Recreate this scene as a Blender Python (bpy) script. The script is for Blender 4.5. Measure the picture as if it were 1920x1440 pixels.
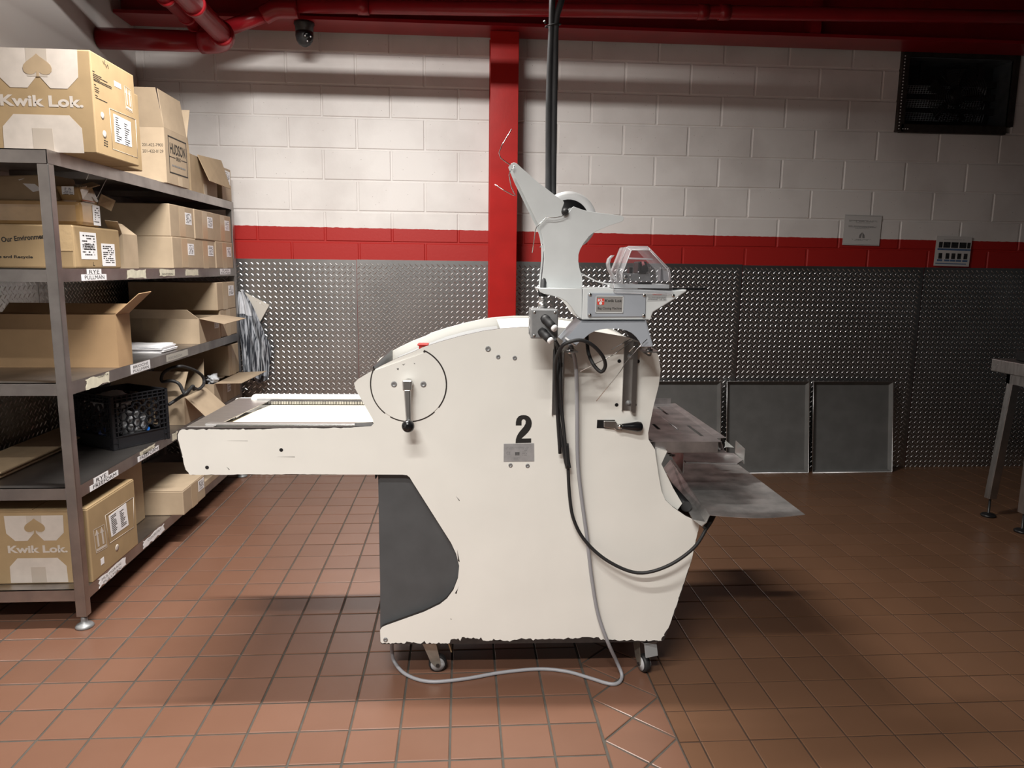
import bpy, math, random
import numpy as np
from mathutils import Vector, Matrix, geometry
random.seed(7)
for o in list(bpy.data.objects): bpy.data.objects.remove(o)
SC = bpy.context.scene
COL = SC.collection
# ------------------------------------------------------------------ camera
FPX, PITCH, YAW, ROLL, CH, D = 1368.05, .15745, .07, .01161, 1.2892, 4.568
cy, sy = math.cos(YAW), math.sin(YAW)
FW = Vector((sy*math.cos(PITCH), cy*math.cos(PITCH), -math.sin(PITCH)))
R0 = Vector((cy, -sy, 0)); U0 = R0.cross(FW)
CR = math.cos(ROLL)*R0 + math.sin(ROLL)*U0
CU = -math.sin(ROLL)*R0 + math.cos(ROLL)*U0
CP = Vector((0, 0, CH))
cd = bpy.data.cameras.new('camera'); cam = bpy.data.objects.new('camera', cd); COL.objects.link(cam)
cd.sensor_width = 36; cd.lens = FPX/1920*36; cd.clip_start = .05
m = Matrix((CR, CU, -FW)).transposed().to_4x4(); m.translation = CP
cam.matrix_world = m; SC.camera = cam
# ------------------------------------------------------------------ world, lamps, exposure
SC.view_settings.view_transform = 'Standard'; SC.view_settings.look = 'None'
SC.view_settings.gamma = 1; SC.view_settings.use_curve_mapping = False
SC.view_settings.exposure = 0.0
w = bpy.data.worlds.new('world'); SC.world = w; w.use_nodes = True
w.node_tree.nodes['Background'].inputs[0].default_value = (.98, .95, .93, 1)
w.node_tree.nodes['Background'].inputs[1].default_value = .018
def lamp(name, x, y, z, sx, sy_, power, spread=180, col=(1, .965, .915)):
    l = bpy.data.lights.new(name, 'AREA'); l.shape = 'RECTANGLE'; l.size = sx; l.size_y = sy_; l.energy = power; l.color = col; l.spread = math.radians(spread)
    o = bpy.data.objects.new(name, l); COL.objects.link(o); o.location = (x, y, z); return o
lamp('tube_light', -.60, -.6, 2.80, 1.1, .06, 116, 140)
lamp('tube_light', -.55, .55, 2.80, 1.1, .06, 38, 130)
lamp('tube_light', -.60, 2.35, 2.80, .95, .06, 84, 145).rotation_euler = (math.radians(20), 0, 0)
# ------------------------------------------------------------------ pixel -> point on a known plane
def ray(x, y): return (x-960)/FPX*CR - (y-720)/FPX*CU + FW
def at(x, y, X=None, Y=None, Z=None):
    d = ray(x, y)
    t = X/d.x if X is not None else (Y/d.y if Y is not None else (Z-CH)/d.z)
    return CP + t*d
MB_ANG = -.02
MO = Vector((.2, 2.12, 0)); MX = Vector((math.cos(MB_ANG), math.sin(MB_ANG), 0)); MY = Vector((-math.sin(MB_ANG), math.cos(MB_ANG), 0))
def L(x, y, ly=0., lz=None):           # pixel -> slicer-local point (x along the slicer, y depth, z up)
    d = ray(x, y)
    t = ((MO-CP).dot(MY)+ly)/d.dot(MY) if lz is None else (lz-CH)/d.z
    P = CP + t*d - MO
    return Vector((P.dot(MX), P.dot(MY), P.z))
# ------------------------------------------------------------------ mesh builder
class MB:
    def __init__(s): s.v = []; s.f = []; s.sm = []; s.mi = []; s.cur = 0
    def add(s, vs, fs, smooth=False):
        n = len(s.v); s.v += [tuple(v) for v in vs]
        for f in fs: s.f.append(tuple(i+n for i in f)); s.sm.append(smooth); s.mi.append(s.cur)
        return s
    def hexa(s, p):                      # p: 8 points, bottom ring 0-3, top ring 4-7
        return s.add(p, [(3, 2, 1, 0), (4, 5, 6, 7), (0, 1, 5, 4), (1, 2, 6, 5), (2, 3, 7, 6), (3, 0, 4, 7)])
    def box(s, x0, x1, y0, y1, z0, z1):
        return s.hexa([(x0, y0, z0), (x1, y0, z0), (x1, y1, z0), (x0, y1, z0), (x0, y0, z1), (x1, y0, z1), (x1, y1, z1), (x0, y1, z1)])
    def obox(s, c, a, b, cc):            # centre and three half-axis vectors
        c, a, b, cc = map(Vector, (c, a, b, cc))
        return s.hexa([c-a-b-cc, c+a-b-cc, c+a+b-cc, c-a+b-cc, c-a-b+cc, c+a-b+cc, c+a+b+cc, c-a+b+cc])
    def slab(s, pts, t, n=None):         # polygon of 3-D points, thickened by t along -normal
        P = [Vector(p) for p in pts]
        if n is None:
            n = Vector((0, 0, 0))
            for i in range(len(P)):
                a, b = P[i], P[(i+1) % len(P)]; n += a.cross(b)
            n.normalize()
        n = Vector(n); k = len(P); Q = [p-n*t for p in P]
        fs = [tuple(range(k)), tuple(range(2*k-1, k-1, -1))] + [(i, i+k, (i+1) % k+k, (i+1) % k) for i in range(k)]
        return s.add(P+Q, fs)
    def holed(s, outer, holes, t, n):    # slab with holes
        loops = [[Vector(p) for p in outer]] + [[Vector(p) for p in h] for h in holes]
        n = Vector(n)
        tri = geometry.tessellate_polygon(loops)
        fl = [p for l in loops for p in l]; k = len(fl); fs = []
        for a, b, c in tri:
            if (fl[b]-fl[a]).cross(fl[c]-fl[a]).dot(n) < 0: b, c = c, b
            fs += [(a, b, c), (c+k, b+k, a+k)]
        st = 0
        for l in loops:
            m_ = len(l)
            for i in range(m_): j = (i+1) % m_; fs.append((st+i, st+i+k, st+j+k, st+j))
            st += m_
        return s.add(fl+[p-n*t for p in fl], fs)
    def cyl(s, p0, p1, r, n=16, r1=None, cap=True):
        p0, p1 = Vector(p0), Vector(p1); r1 = r if r1 is None else r1
        d = (p1-p0).normalized(); a = d.orthogonal().normalized(); b = d.cross(a)
        vs = []; c = [(math.cos(2*math.pi*i/n), math.sin(2*math.pi*i/n)) for i in range(n)]
        vs += [p0+r*(x*a+y*b) for x, y in c]; vs += [p1+r1*(x*a+y*b) for x, y in c]
        s.add(vs, [(i, (i+1) % n, (i+1) % n+n, i+n) for i in range(n)], True)
        if cap: s.add(vs, [tuple(range(n-1, -1, -1)), tuple(range(n, 2*n))])
        return s
    def lathe(s, p0, d, prof, n=20):     # prof: (distance along d, radius)
        p0 = Vector(p0); d = Vector(d).normalized(); a = d.orthogonal().normalized(); b = d.cross(a); vs = []
        for h, r in prof: vs += [p0+d*h+r*(math.cos(2*math.pi*i/n)*a+math.sin(2*math.pi*i/n)*b) for i in range(n)]
        fs = [(k*n+i, k*n+(i+1) % n, (k+1)*n+(i+1) % n, (k+1)*n+i) for k in range(len(prof)-1) for i in range(n)]
        s.add(vs, fs, True)
        return s.add(vs, [tuple(range(n-1, -1, -1)), tuple(range((len(prof)-1)*n, len(prof)*n))])
    def tube(s, pts, r, n=8, smooth_path=True, sub=6):
        P = [Vector(p) for p in pts]
        if smooth_path and len(P) > 2:
            Q = []
            for i in range(len(P)-1):
                a, b = P[max(i-1, 0)], P[i]; c, d = P[i+1], P[min(i+2, len(P)-1)]
                for k in range(sub):
                    t = k/sub
                    Q.append(.5*((2*b)+(c-a)*t+(2*a-5*b+4*c-d)*t*t+(3*b-a-3*c+d)*t**3))
            Q.append(P[-1]); P = Q
        vs = []; up = None
        for i, p in enumerate(P):
            d = (P[min(i+1, len(P)-1)]-P[max(i-1, 0)]).normalized()
            a = d.orthogonal().normalized() if up is None else (up-d*up.dot(d)).normalized()
            up = a; b = d.cross(a)
            vs += [p+r*(math.cos(2*math.pi*k/n)*a+math.sin(2*math.pi*k/n)*b) for k in range(n)]
        fs = [(i*n+k, i*n+(k+1) % n, (i+1)*n+(k+1) % n, (i+1)*n+k) for i in range(len(P)-1) for k in range(n)]
        s.add(vs, fs, True)
        return s.add(vs, [tuple(range(n-1, -1, -1)), tuple(range((len(P)-1)*n, len(P)*n))])
    def ball(s, c, r, n=16, m_=10, sc=(1, 1, 1)):
        c = Vector(c); vs = []; fs = []
        for j in range(m_+1):
            th = math.pi*j/m_
            for i in range(n):
                ph = 2*math.pi*i/n
                vs.append(c+Vector((r*sc[0]*math.sin(th)*math.cos(ph), r*sc[1]*math.sin(th)*math.sin(ph), r*sc[2]*math.cos(th))))
        for j in range(m_):
            for i in range(n): fs.append((j*n+i, (j+1)*n+i, (j+1)*n+(i+1) % n, j*n+(i+1) % n))
        return s.add(vs, fs, True)
def tag(o, label=None, cat=None, group=None, kind=None):
    for k, v in (('label', label), ('category', cat), ('group', group), ('kind', kind)):
        if v: o[k] = v
    return o
def build(name, mb, mats, parent=None, inv=None, bevel=0, recalc=True):
    me = bpy.data.meshes.new(name)
    v = [inv @ Vector(p) for p in mb.v] if inv is not None else mb.v
    me.from_pydata([tuple(p) for p in v], [], mb.f)
    me.polygons.foreach_set('use_smooth', mb.sm)
    if not isinstance(mats, (list, tuple)): mats = [mats]
    for m_ in mats: me.materials.append(m_)
    me.polygons.foreach_set('material_index', mb.mi)
    if recalc:
        import bmesh
        bm = bmesh.new(); bm.from_mesh(me); bmesh.ops.remove_doubles(bm, verts=bm.verts, dist=1e-6)
        bmesh.ops.recalc_face_normals(bm, faces=bm.faces); bm.to_mesh(me); bm.free()
    o = bpy.data.objects.new(name, me); COL.objects.link(o)
    if parent is not None: o.parent = parent
    if bevel:
        b = o.modifiers.new('bevel', 'BEVEL'); b.width = bevel; b.segments = 2; b.limit_method = 'ANGLE'; b.angle_limit = math.radians(40)
    return o
class Thing:                             # an Empty at the thing's base; parts are written in world or local coordinates
    def __init__(s, name, label, cat, loc, rot=0, group=None, local=False, kind=None):
        o = bpy.data.objects.new(name, None); COL.objects.link(o); o.empty_display_size = .05
        o.location = loc; o.rotation_euler = (0, 0, rot); s.o = o
        tag(o, label, cat, group, kind)
        s.inv = None if local else (Matrix.Translation(loc) @ Matrix.Rotation(rot, 4, 'Z')).inverted()
    def part(s, name, mb, mats, parent=None, bevel=0, label=None):
        o = build(name, mb, mats, parent or s.o, s.inv, bevel)
        if label: o['label'] = label
        return o
def solo(name, mb, mats, label, cat, group=None, bevel=0, kind=None):   # a thing that is one mesh, origin at its base
    c = np.array(mb.v); loc = Vector((c[:, 0].mean(), c[:, 1].mean(), c[:, 2].min()))
    o = build(name, mb, mats, None, Matrix.Translation(-loc), bevel); o.location = loc
    return tag(o, label, cat, group, kind)
# ------------------------------------------------------------------ materials
def mat(name, col, rough=.5, metal=0., bump=0., bscale=200., var=0., vscale=8., stretch=None, trans=0., alpha=1., ior=1.45, spec=.5, coat=0., emit=0.):
    m_ = bpy.data.materials.new(name); m_.use_nodes = True; nt = m_.node_tree; N = nt.nodes; P = N['Principled BSDF']
    P.inputs['Base Color'].default_value = (*col, 1); P.inputs['Roughness'].default_value = rough; P.inputs['Metallic'].default_value = metal
    P.inputs['Transmission Weight'].default_value = trans; P.inputs['Alpha'].default_value = alpha; P.inputs['IOR'].default_value = ior
    P.inputs['Specular IOR Level'].default_value = spec; P.inputs['Coat Weight'].default_value = coat
    if var or bump:
        tc = N.new('ShaderNodeTexCoord'); mp = N.new('ShaderNodeMapping'); nt.links.new(tc.outputs['Object'], mp.inputs[0])
        if stretch: mp.inputs['Scale'].default_value = stretch
    if var:
        n = N.new('ShaderNodeTexNoise'); n.inputs['Scale'].default_value = vscale; n.inputs['Detail'].default_value = 5
        nt.links.new(mp.outputs[0], n.inputs['Vector'])
        r = N.new('ShaderNodeMapRange'); r.inputs[1].default_value = .3; r.inputs[2].default_value = .7; r.inputs[3].default_value = 1-var; r.inputs[4].default_value = 1+var*.6
        nt.links.new(n.outputs['Fac'], r.inputs[0])
        mx = N.new('ShaderNodeVectorMath'); mx.operation = 'SCALE'; mx.inputs[0].default_value = col
        nt.links.new(r.outputs[0], mx.inputs['Scale']); nt.links.new(mx.outputs[0], P.inputs['Base Color'])
        if metal > .5:
            r2 = N.new('ShaderNodeMapRange'); r2.inputs[3].default_value = rough*1.25; r2.inputs[4].default_value = rough*.75
            nt.links.new(n.outputs['Fac'], r2.inputs[0]); nt.links.new(r2.outputs[0], P.inputs['Roughness'])
    if bump:
        n2 = N.new('ShaderNodeTexNoise'); n2.inputs['Scale'].default_value = bscale; n2.inputs['Detail'].default_value = 3
        nt.links.new(mp.outputs[0], n2.inputs['Vector'])
        b = N.new('ShaderNodeBump'); b.inputs['Strength'].default_value = bump; b.inputs['Distance'].default_value = .002
        nt.links.new(n2.outputs['Fac'], b.inputs['Height']); nt.links.new(b.outputs[0], P.inputs['Normal'])
    return m_
CREAM = mat('cream_paint', (.775, .765, .72), .38, var=.04, vscale=5, bump=.03, bscale=90)
DARKSTEEL = mat('bare_dark_steel', (.035, .028, .026), .6, .3, var=.3, vscale=60)
GREYP = mat('dark_grey_panel', (.075, .078, .082), .5, var=.12, vscale=14)
HOODG = mat('light_grey_hood', (.24, .245, .25), .4, var=.05)
STEEL = mat('brushed_stainless', (.56, .55, .54), .33, 1., var=.25, vscale=10, stretch=(1, 8, 1), bump=.04, bscale=150)
SHELFM = mat('worn_shelf_steel', (.40, .375, .36), .38, 1., var=.3, vscale=7, bump=.05, bscale=120)
TRAYM = mat('scratched_steel_sheet', (.60, .59, .58), .46, .9, var=.4, vscale=14, bump=.06, bscale=60)
ALU = mat('aluminium', (.62, .62, .62), .35, 1., var=.1, vscale=20)
CHROME = mat('polished_metal', (.7, .7, .69), .18, 1.)
BELT = mat('cream_belt', (.62, .565, .43), .6, var=.05)
BLACK = mat('black_plastic', (.012, .012, .013), .35)
BLKGLOSS = mat('glossy_black_knob', (.008, .008, .009), .15)
RUBBER = mat('black_rubber', (.018, .018, .019), .55)
CONDUIT = mat('dusty_black_cable', (.055, .056, .06), .5, var=.5, vscale=40, stretch=(1, 1, .25))
GREYCABLE = mat('grey_cable', (.30, .30, .32), .45)
UNIT = mat('pale_grey_paint', (.66, .69, .695), .4, var=.06, vscale=12)
UNITB = mat('blue_grey_paint', (.36, .39, .435), .42, var=.08, vscale=10)
CAST = mat('cast_grey_metal', (.30, .305, .31), .5, .6, var=.25, vscale=30, bump=.1, bscale=90)
WHITE = mat('white_plastic', (.8, .8, .8), .4)
PAPER = mat('white_label_paper', (.82, .82, .84), .6, var=.05, vscale=30)
OLDPAPER = mat('aged_tape_label', (.62, .59, .47), .65, var=.15, vscale=40)
INK = mat('black_ink', (.015, .014, .013), .6)
GREYINK = mat('grey_ink', (.2, .2, .2), .6)
REDP = mat('red_plastic', (.62, .04, .035), .35)
REDINK = mat('red_ink', (.7, .06, .04), .5)
BLUEINK = mat('blue_ink', (.09, .16, .30), .6)
PINK = mat('pink_label', (.75, .3, .32), .5)
REDPAINT = mat('red_gloss_paint', (.42, .016, .014), .3, var=.12, vscale=9, bump=.08, bscale=60)
KRAFT = mat('kraft_cardboard', (.36, .265, .165), .75, var=.09, vscale=18, bump=.05, bscale=140)
KRAFTL = mat('light_kraft_cardboard', (.42, .325, .225), .75, var=.08, vscale=14, bump=.05, bscale=140)
KRAFTD = mat('golden_kraft_cardboard', (.335, .235, .125), .7, var=.10, vscale=12, bump=.05, bscale=140)
TAPE = mat('brown_packing_tape', (.47, .36, .235), .35, var=.05)
PRINTW = mat('white_box_print', (.52, .465, .415), .7, var=.07, vscale=30)
CLEARPRINT = mat('tape_over_print', (.43, .375, .32), .35, var=.06)
VENTM = mat('dark_rusty_frame', (.05, .042, .038), .55, .5, var=.3, vscale=30)
VENTB = mat('galvanised_duct', (.22, .25, .28), .4, .8, var=.3, vscale=8)
PANM = mat('dull_aluminium_pan', (.21, .21, .205), .55, .5, var=.15, vscale=9)
GREYW = mat('wheel_grey_rubber', (.45, .45, .46), .5)
PLAST = mat('clear_plastic_bag', (.62, .64, .67), .2, trans=.1, alpha=.9, bump=.5, bscale=35)
WRAP = mat('wrapped_cardboard', (.43, .27, .12), .16, var=.15, vscale=16, bump=.35, bscale=26, coat=.5)
# clear moulded plastic: see-through with a glossy skin
GLASSY = bpy.data.materials.new('clear_dome_plastic'); GLASSY.use_nodes = True
nt = GLASSY.node_tree; nt.nodes.clear(); out = nt.nodes.new('ShaderNodeOutputMaterial'); mix = nt.nodes.new('ShaderNodeMixShader')
tr = nt.nodes.new('ShaderNodeBsdfTransparent'); tr.inputs[0].default_value = (.93, .93, .94, 1)
gl = nt.nodes.new('ShaderNodeBsdfPrincipled'); gl.inputs['Base Color'].default_value = (.75, .75, .77, 1); gl.inputs['Roughness'].default_value = .15
fr = nt.nodes.new('ShaderNodeLayerWeight'); fr.inputs[0].default_value = .35
mr = nt.nodes.new('ShaderNodeMapRange'); mr.inputs[3].default_value = .025; mr.inputs[4].default_value = .4
nt.links.new(fr.outputs['Facing'], mr.inputs[0]); nt.links.new(mr.outputs[0], mix.inputs[0])
nt.links.new(tr.outputs[0], mix.inputs[1]); nt.links.new(gl.outputs[0], mix.inputs[2]); nt.links.new(mix.outputs[0], out.inputs[0])
REDPIPE = mat('shaded_crimson_paint', (.29, .010, .016), .3, var=.12, vscale=9, bump=.08, bscale=60)  # crimson, darker than the column red: overhead shade is put into the colour
# painted block: cream above, red band below a paint line fixed on the wall
def wall_paint(name):
    m_ = mat(name, (.70, .665, .64), .5, bump=.22, bscale=70); nt = m_.node_tree; N = nt.nodes; P = N['Principled BSDF']
    g = N.new('ShaderNodeNewGeometry'); sp = N.new('ShaderNodeSeparateXYZ'); nt.links.new(g.outputs['Position'], sp.inputs[0])
    n = N.new('ShaderNodeTexNoise'); n.inputs['Scale'].default_value = 30; nt.links.new(g.outputs['Position'], n.inputs['Vector'])
    a = N.new('ShaderNodeMath'); a.operation = 'MULTIPLY_ADD'; a.inputs[1].default_value = .006; nt.links.new(sp.outputs['X'], a.inputs[0]); nt.links.new(sp.outputs['Z'], a.inputs[2])
    b = N.new('ShaderNodeMath'); b.operation = 'MULTIPLY_ADD'; b.inputs[1].default_value = .008; nt.links.new(n.outputs['Fac'], b.inputs[0]); nt.links.new(a.outputs[0], b.inputs[2])
    c = N.new('ShaderNodeMath'); c.operation = 'GREATER_THAN'; c.inputs[1].default_value = 1.5195; nt.links.new(b.outputs[0], c.inputs[0])
    n2 = N.new('ShaderNodeTexNoise'); n2.inputs['Scale'].default_value = 3; n2.inputs['Detail'].default_value = 6; nt.links.new(g.outputs['Position'], n2.inputs['Vector'])
    cr = N.new('ShaderNodeValToRGB'); cr.color_ramp.elements[0].color = (.67, .635, .615, 1); cr.color_ramp.elements[1].color = (.78, .75, .73, 1)
    cr.color_ramp.elements[0].position = .3; cr.color_ramp.elements[1].position = .55; nt.links.new(n2.outputs['Fac'], cr.inputs[0])
    # little dark pits in the paint
    vo = N.new('ShaderNodeTexVoronoi'); vo.inputs['Scale'].default_value = 26; nt.links.new(g.outputs['Position'], vo.inputs['Vector'])
    lt = N.new('ShaderNodeMath'); lt.operation = 'LESS_THAN'; lt.inputs[1].default_value = .045; nt.links.new(vo.outputs['Distance'], lt.inputs[0])
    mx0 = N.new('ShaderNodeMix'); mx0.data_type = 'RGBA'; nt.links.new(lt.outputs[0], mx0.inputs[0]); nt.links.new(cr.outputs[0], mx0.inputs[6]); mx0.inputs[7].default_value = (.33, .29, .27, 1)
    mx = N.new('ShaderNodeMix'); mx.data_type = 'RGBA'; nt.links.new(c.outputs[0], mx.inputs[0]); mx.inputs[6].default_value = (.40, .017, .014, 1); nt.links.new(mx0.outputs[2], mx.inputs[7])
    nt.links.new(mx.outputs[2], P.inputs['Base Color'])
    return m_
BLOCKM = wall_paint('painted_block')
PLASTER = mat('painted_plaster', (.66, .63, .61), .6, var=.05, vscale=2, bump=.06, bscale=60)
CEILM = mat('ceiling_grey', (.10, .095, .09), .8)
PLATE = mat('diamond_plate', (.50, .50, .505), .34, 1., var=.3, vscale=3.5)
LUGM = mat('plate_lug_polished', (.72, .72, .715), .36, 1.)
def tile_mat(name, c0, c1):
    m_ = mat(name, c0, .33, bump=.05, bscale=120); nt = m_.node_tree; N = nt.nodes; P = N['Principled BSDF']
    oi = N.new('ShaderNodeObjectInfo'); at_ = N.new('ShaderNodeAttribute'); at_.attribute_name = 'tint'
    ad = N.new('ShaderNodeMath'); ad.operation = 'ADD'; nt.links.new(oi.outputs['Random'], ad.inputs[0]); nt.links.new(at_.outputs['Fac'], ad.inputs[1])
    fc = N.new('ShaderNodeMath'); fc.operation = 'FRACT'; nt.links.new(ad.outputs[0], fc.inputs[0])
    g = N.new('ShaderNodeNewGeometry'); n = N.new('ShaderNodeTexNoise'); n.inputs['Scale'].default_value = 9; n.inputs['Detail'].default_value = 6; nt.links.new(g.outputs['Position'], n.inputs['Vector'])
    m1 = N.new('ShaderNodeMath'); m1.operation = 'MULTIPLY_ADD'; m1.inputs[1].default_value = .45; nt.links.new(n.outputs['Fac'], m1.inputs[0])
    m2 = N.new('ShaderNodeMath'); m2.operation = 'MULTIPLY'; m2.inputs[1].default_value = .55; nt.links.new(fc.outputs[0], m2.inputs[0]); nt.links.new(m2.outputs[0], m1.inputs[2])
    mx = N.new('ShaderNodeMix'); mx.data_type = 'RGBA'; mx.inputs[6].default_value = (*c0, 1); mx.inputs[7].default_value = (*c1, 1); nt.links.new(m1.outputs[0], mx.inputs[0])
    nt.links.new(mx.outputs[2], P.inputs['Base Color']); return m_
TILE = tile_mat('terracotta_tile', (.145, .071, .045), (.184, .093, .061))
TILER = tile_mat('brown_quarry_tile', (.122, .062, .034), (.152, .078, .044))
GROUT = mat('dark_grout', (.075, .066, .055), .9, var=.25, vscale=20)
GROUTR = mat('brown_grout', (.045, .025, .016), .9, var=.3, vscale=14)
HANG = mat('dark_striped_plastic', (.1, .11, .13), .25, coat=.3, bump=.3, bscale=30)
def stripes(m_, c0, c1, sc):
    nt = m_.node_tree; N = nt.nodes; P = N['Principled BSDF']; tc = N.new('ShaderNodeTexCoord'); mp = N.new('ShaderNodeMapping'); mp.inputs['Scale'].default_value = sc
    nt.links.new(tc.outputs['Object'], mp.inputs[0]); n = N.new('ShaderNodeTexNoise'); n.inputs['Scale'].default_value = 14; n.inputs['Detail'].default_value = 6; n.inputs['Distortion'].default_value = .8
    nt.links.new(mp.outputs[0], n.inputs['Vector']); cr = N.new('ShaderNodeValToRGB'); cr.color_ramp.elements[0].position = .45; cr.color_ramp.elements[1].position = .62
    cr.color_ramp.elements[0].color = (*c0, 1); cr.color_ramp.elements[1].color = (*c1, 1); nt.links.new(n.outputs['Fac'], cr.inputs[0]); nt.links.new(cr.outputs[0], P.inputs['Base Color'])
stripes(HANG, (.03, .035, .045), (.46, .49, .54), (9, 2, .6))
# ------------------------------------------------------------------ lettering
def text_mb(s, o, r, u, W=None, H=None, bold=0., thick=.0003, center=False):
    cu = bpy.data.curves.new('t', 'FONT'); cu.body = s; cu.size = 1; cu.offset = bold; cu.extrude = 0; cu.resolution_u = 3
    ob = bpy.data.objects.new('t', cu); COL.objects.link(ob)
    me = bpy.data.meshes.new_from_object(ob.evaluated_get(bpy.context.evaluated_depsgraph_get()))
    vs = [v.co.copy() for v in me.vertices]; fs = [tuple(p.vertices) for p in me.polygons]
    bpy.data.objects.remove(ob); bpy.data.curves.remove(cu); bpy.data.meshes.remove(me)
    x0 = min(v.x for v in vs); x1 = max(v.x for v in vs); y0 = min(v.y for v in vs); y1 = max(v.y for v in vs)
    sx = W/(x1-x0) if W else H/(y1-y0); sy_ = H/(y1-y0) if H else W/(x1-x0)
    o, r, u = Vector(o), Vector(r), Vector(u); n = r.cross(u)
    mb = MB(); mb.add([o+r*((v.x-x0)*sx)+u*((v.y-y0)*sy_)+n*thick for v in vs], fs); return mb
def join(*mbs):
    r = MB()
    for b in mbs:
        n = len(r.v); r.v += b.v; r.f += [tuple(i+n for i in f) for f in b.f]; r.sm += b.sm; r.mi += b.mi
    return r
YX = (Vector((0, 1, 0)), Vector((0, 0, 1)))      # right, up on a face that looks along +X (the aisle)
XX = (Vector((1, 0, 0)), Vector((0, 0, 1)))      # right, up on a face that looks along -Y (the camera side)
def rect(o, r, u, a0, a1, b0, b1, t=.0004):
    o = Vector(o); n = r.cross(u)
    return MB().slab([o+r*a+u*b+n*t for a, b in ((a0, b0), (a1, b0), (a1, b1), (a0, b1))], t)
def print_lines(o, r, u, x0, x1, ys, h, seed=0, dens=.7):   # rows of illegibly small print
    rnd = random.Random(seed); mb = MB(); n = r.cross(u); o = Vector(o)
    for y in ys:
        x = x0
        while x < x1:
            w_ = rnd.uniform(.5, 2.2)*h*1.6
            if rnd.random() < dens: mb.slab([o+r*a+u*b+n*.0006 for a, b in ((x, y), (min(x+w_, x1), y), (min(x+w_, x1), y+h), (x, y+h))], .0003)
            x += w_+h*.5
    return mb
# ================================================================== SETTING
def project(p):
    d = Vector(p)-CP; z = d.dot(FW); return (960+FPX*d.dot(CR)/z, 720-FPX*d.dot(CU)/z, z)
# ---- floor: grout bed, tiles set into it
fl = MB(); fl.box(-2.0, .3945, -3.0, D+.05, -.06, -.0025); fl.cur = 0
fl.box(.3945, .601, -3.0, D+.05, -.06, -.0025); fl.cur = 1; fl.box(.601, 6.0, -3.0, D+.05, -.06, -.0025)
floor = tag(build('floor', fl, [GROUT, GROUTR]), 'quarry tile floor, terracotta left of a diamond-set strip and browner right of it', kind='structure')
TP, JW = .1411, .0062
def tile_geo(poly, z=0.0, ch=.002, dep=.012):          # chamfered tile from a 2-D polygon (counter-clockwise)
    k = len(poly); c = sum((Vector((*p, 0)) for p in poly), Vector())/k; mb = MB()
    top = []
    for p in poly:
        v = Vector((*p, 0))-c; top.append(c+v*(1-ch/v.length*1.4))
    vs = [(p[0], p[1], z-dep) for p in poly]+[(p[0], p[1], z-.0012) for p in poly]+[(p.x, p.y, z) for p in top]
    fs = [tuple(range(2*k, 3*k))]
    for i in range(k):
        j = (i+1) % k; fs += [(i, j, j+k, i+k), (i+k, j+k, j+2*k, i+2*k)]
    return mb.add(vs, fs)
tiles = []                                               # (polygon, material id)
def sq(x0, x1, y0, y1): return [(x0, y0), (x1, y0), (x1, y1), (x0, y1)]
h_ = JW/2
for i in range(-14, 3):
    for j in range(-8, 21):
        x0, y0 = -.0307+i*TP, 1.7601+j*TP
        if y0 < D: tiles.append((sq(x0+h_, x0+TP-h_, y0+h_, min(y0+TP-h_, D)), 0))
XL, XR = .3945, .601
for j in range(-6, 14):                                  # the strip of diamonds: squares on their points and the triangles between
    yc = 2.018-.2*j
    yc = 2.018+.2*(j-5)
    xm, q = (XL+XR)/2, .1
    if yc+.1 > D: continue
    g = .0045
    tiles.append(([(xm, yc-q+g), (XR-g, yc), (xm, yc+q-g), (XL+g, yc)], 0))
    tiles.append(([(XL+h_, yc+g*1.3), (xm-g, yc+q), (XL+h_, yc+2*q-g*1.3)], 0))
    tiles.append(([(XR-h_, yc+2*q-g*1.3), (xm+g, yc+q), (XR-h_, yc+g*1.3)], 0))
for i in range(-1, 24):
    for j in range(-9, 21):
        x0, y0 = .661+i*.1403, 1.8015+j*TP
        x1 = x0+.1403; gw = .0042/2
        if x0 < XR: x0 = XR
        if y0 < D and x1-x0 > .03: tiles.append((sq(x0+gw+(.001 if i < 0 else 0), x1-gw, y0+gw, min(y0+TP-gw, D)), 1))
def tile_score(t):
    xs = [project((x, y, 0)) for x, y in t[0]]
    if min(q[2] for q in xs) < .2: return 0
    if max(q[0] for q in xs) < 0 or min(q[0] for q in xs) > 1920 or min(q[1] for q in xs) > 1440: return 0
    cx, cy_ = sum(q[0] for q in xs)/len(xs), sum(q[1] for q in xs)/len(xs)
    if cy_ > 1100 and cx < 150 and cy_ < 1150: return 0
    if 725 < cx < 1235 and 880 < cy_ < 1195: return 0     # behind the slicer body
    a = 0
    for k in range(len(xs)): a += xs[k][0]*xs[(k+1) % len(xs)][1]-xs[(k+1) % len(xs)][0]*xs[k][1]
    return abs(a)
tiles.sort(key=tile_score, reverse=True)
cache = {}
for poly, mi in tiles[:300]:
    c = Vector((sum(p[0] for p in poly)/len(poly), sum(p[1] for p in poly)/len(poly), 0))
    key = (mi, tuple(round(p[0]-c.x, 4) for p in poly), tuple(round(p[1]-c.y, 4) for p in poly))
    if key in cache:
        o = cache[key].copy(); COL.objects.link(o)
    else:
        mb = tile_geo([(p[0]-c.x, p[1]-c.y) for p in poly]); o = build('tile', mb, TILER if mi else TILE, floor, recalc=True); cache[key] = o
    o.name = 'tile'; o.location = (c.x, c.y, random.uniform(-.0006, .0006)); o.parent = floor
fieldmb = MB(); tint = []
for poly, mi in tiles[300:]:
    t_ = tile_geo(poly, random.uniform(-.0006, .0006)); t_.mi = [mi]*len(t_.f); v0 = len(fieldmb.v); fieldmb = (lambda a, b: (a.v.extend(b.v), a.f.extend(tuple(i+v0 for i in f) for f in b.f), a.sm.extend(b.sm), a.mi.extend(b.mi), a)[-1])(fieldmb, t_)
    tint += [random.random()]*len(t_.v)
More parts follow.
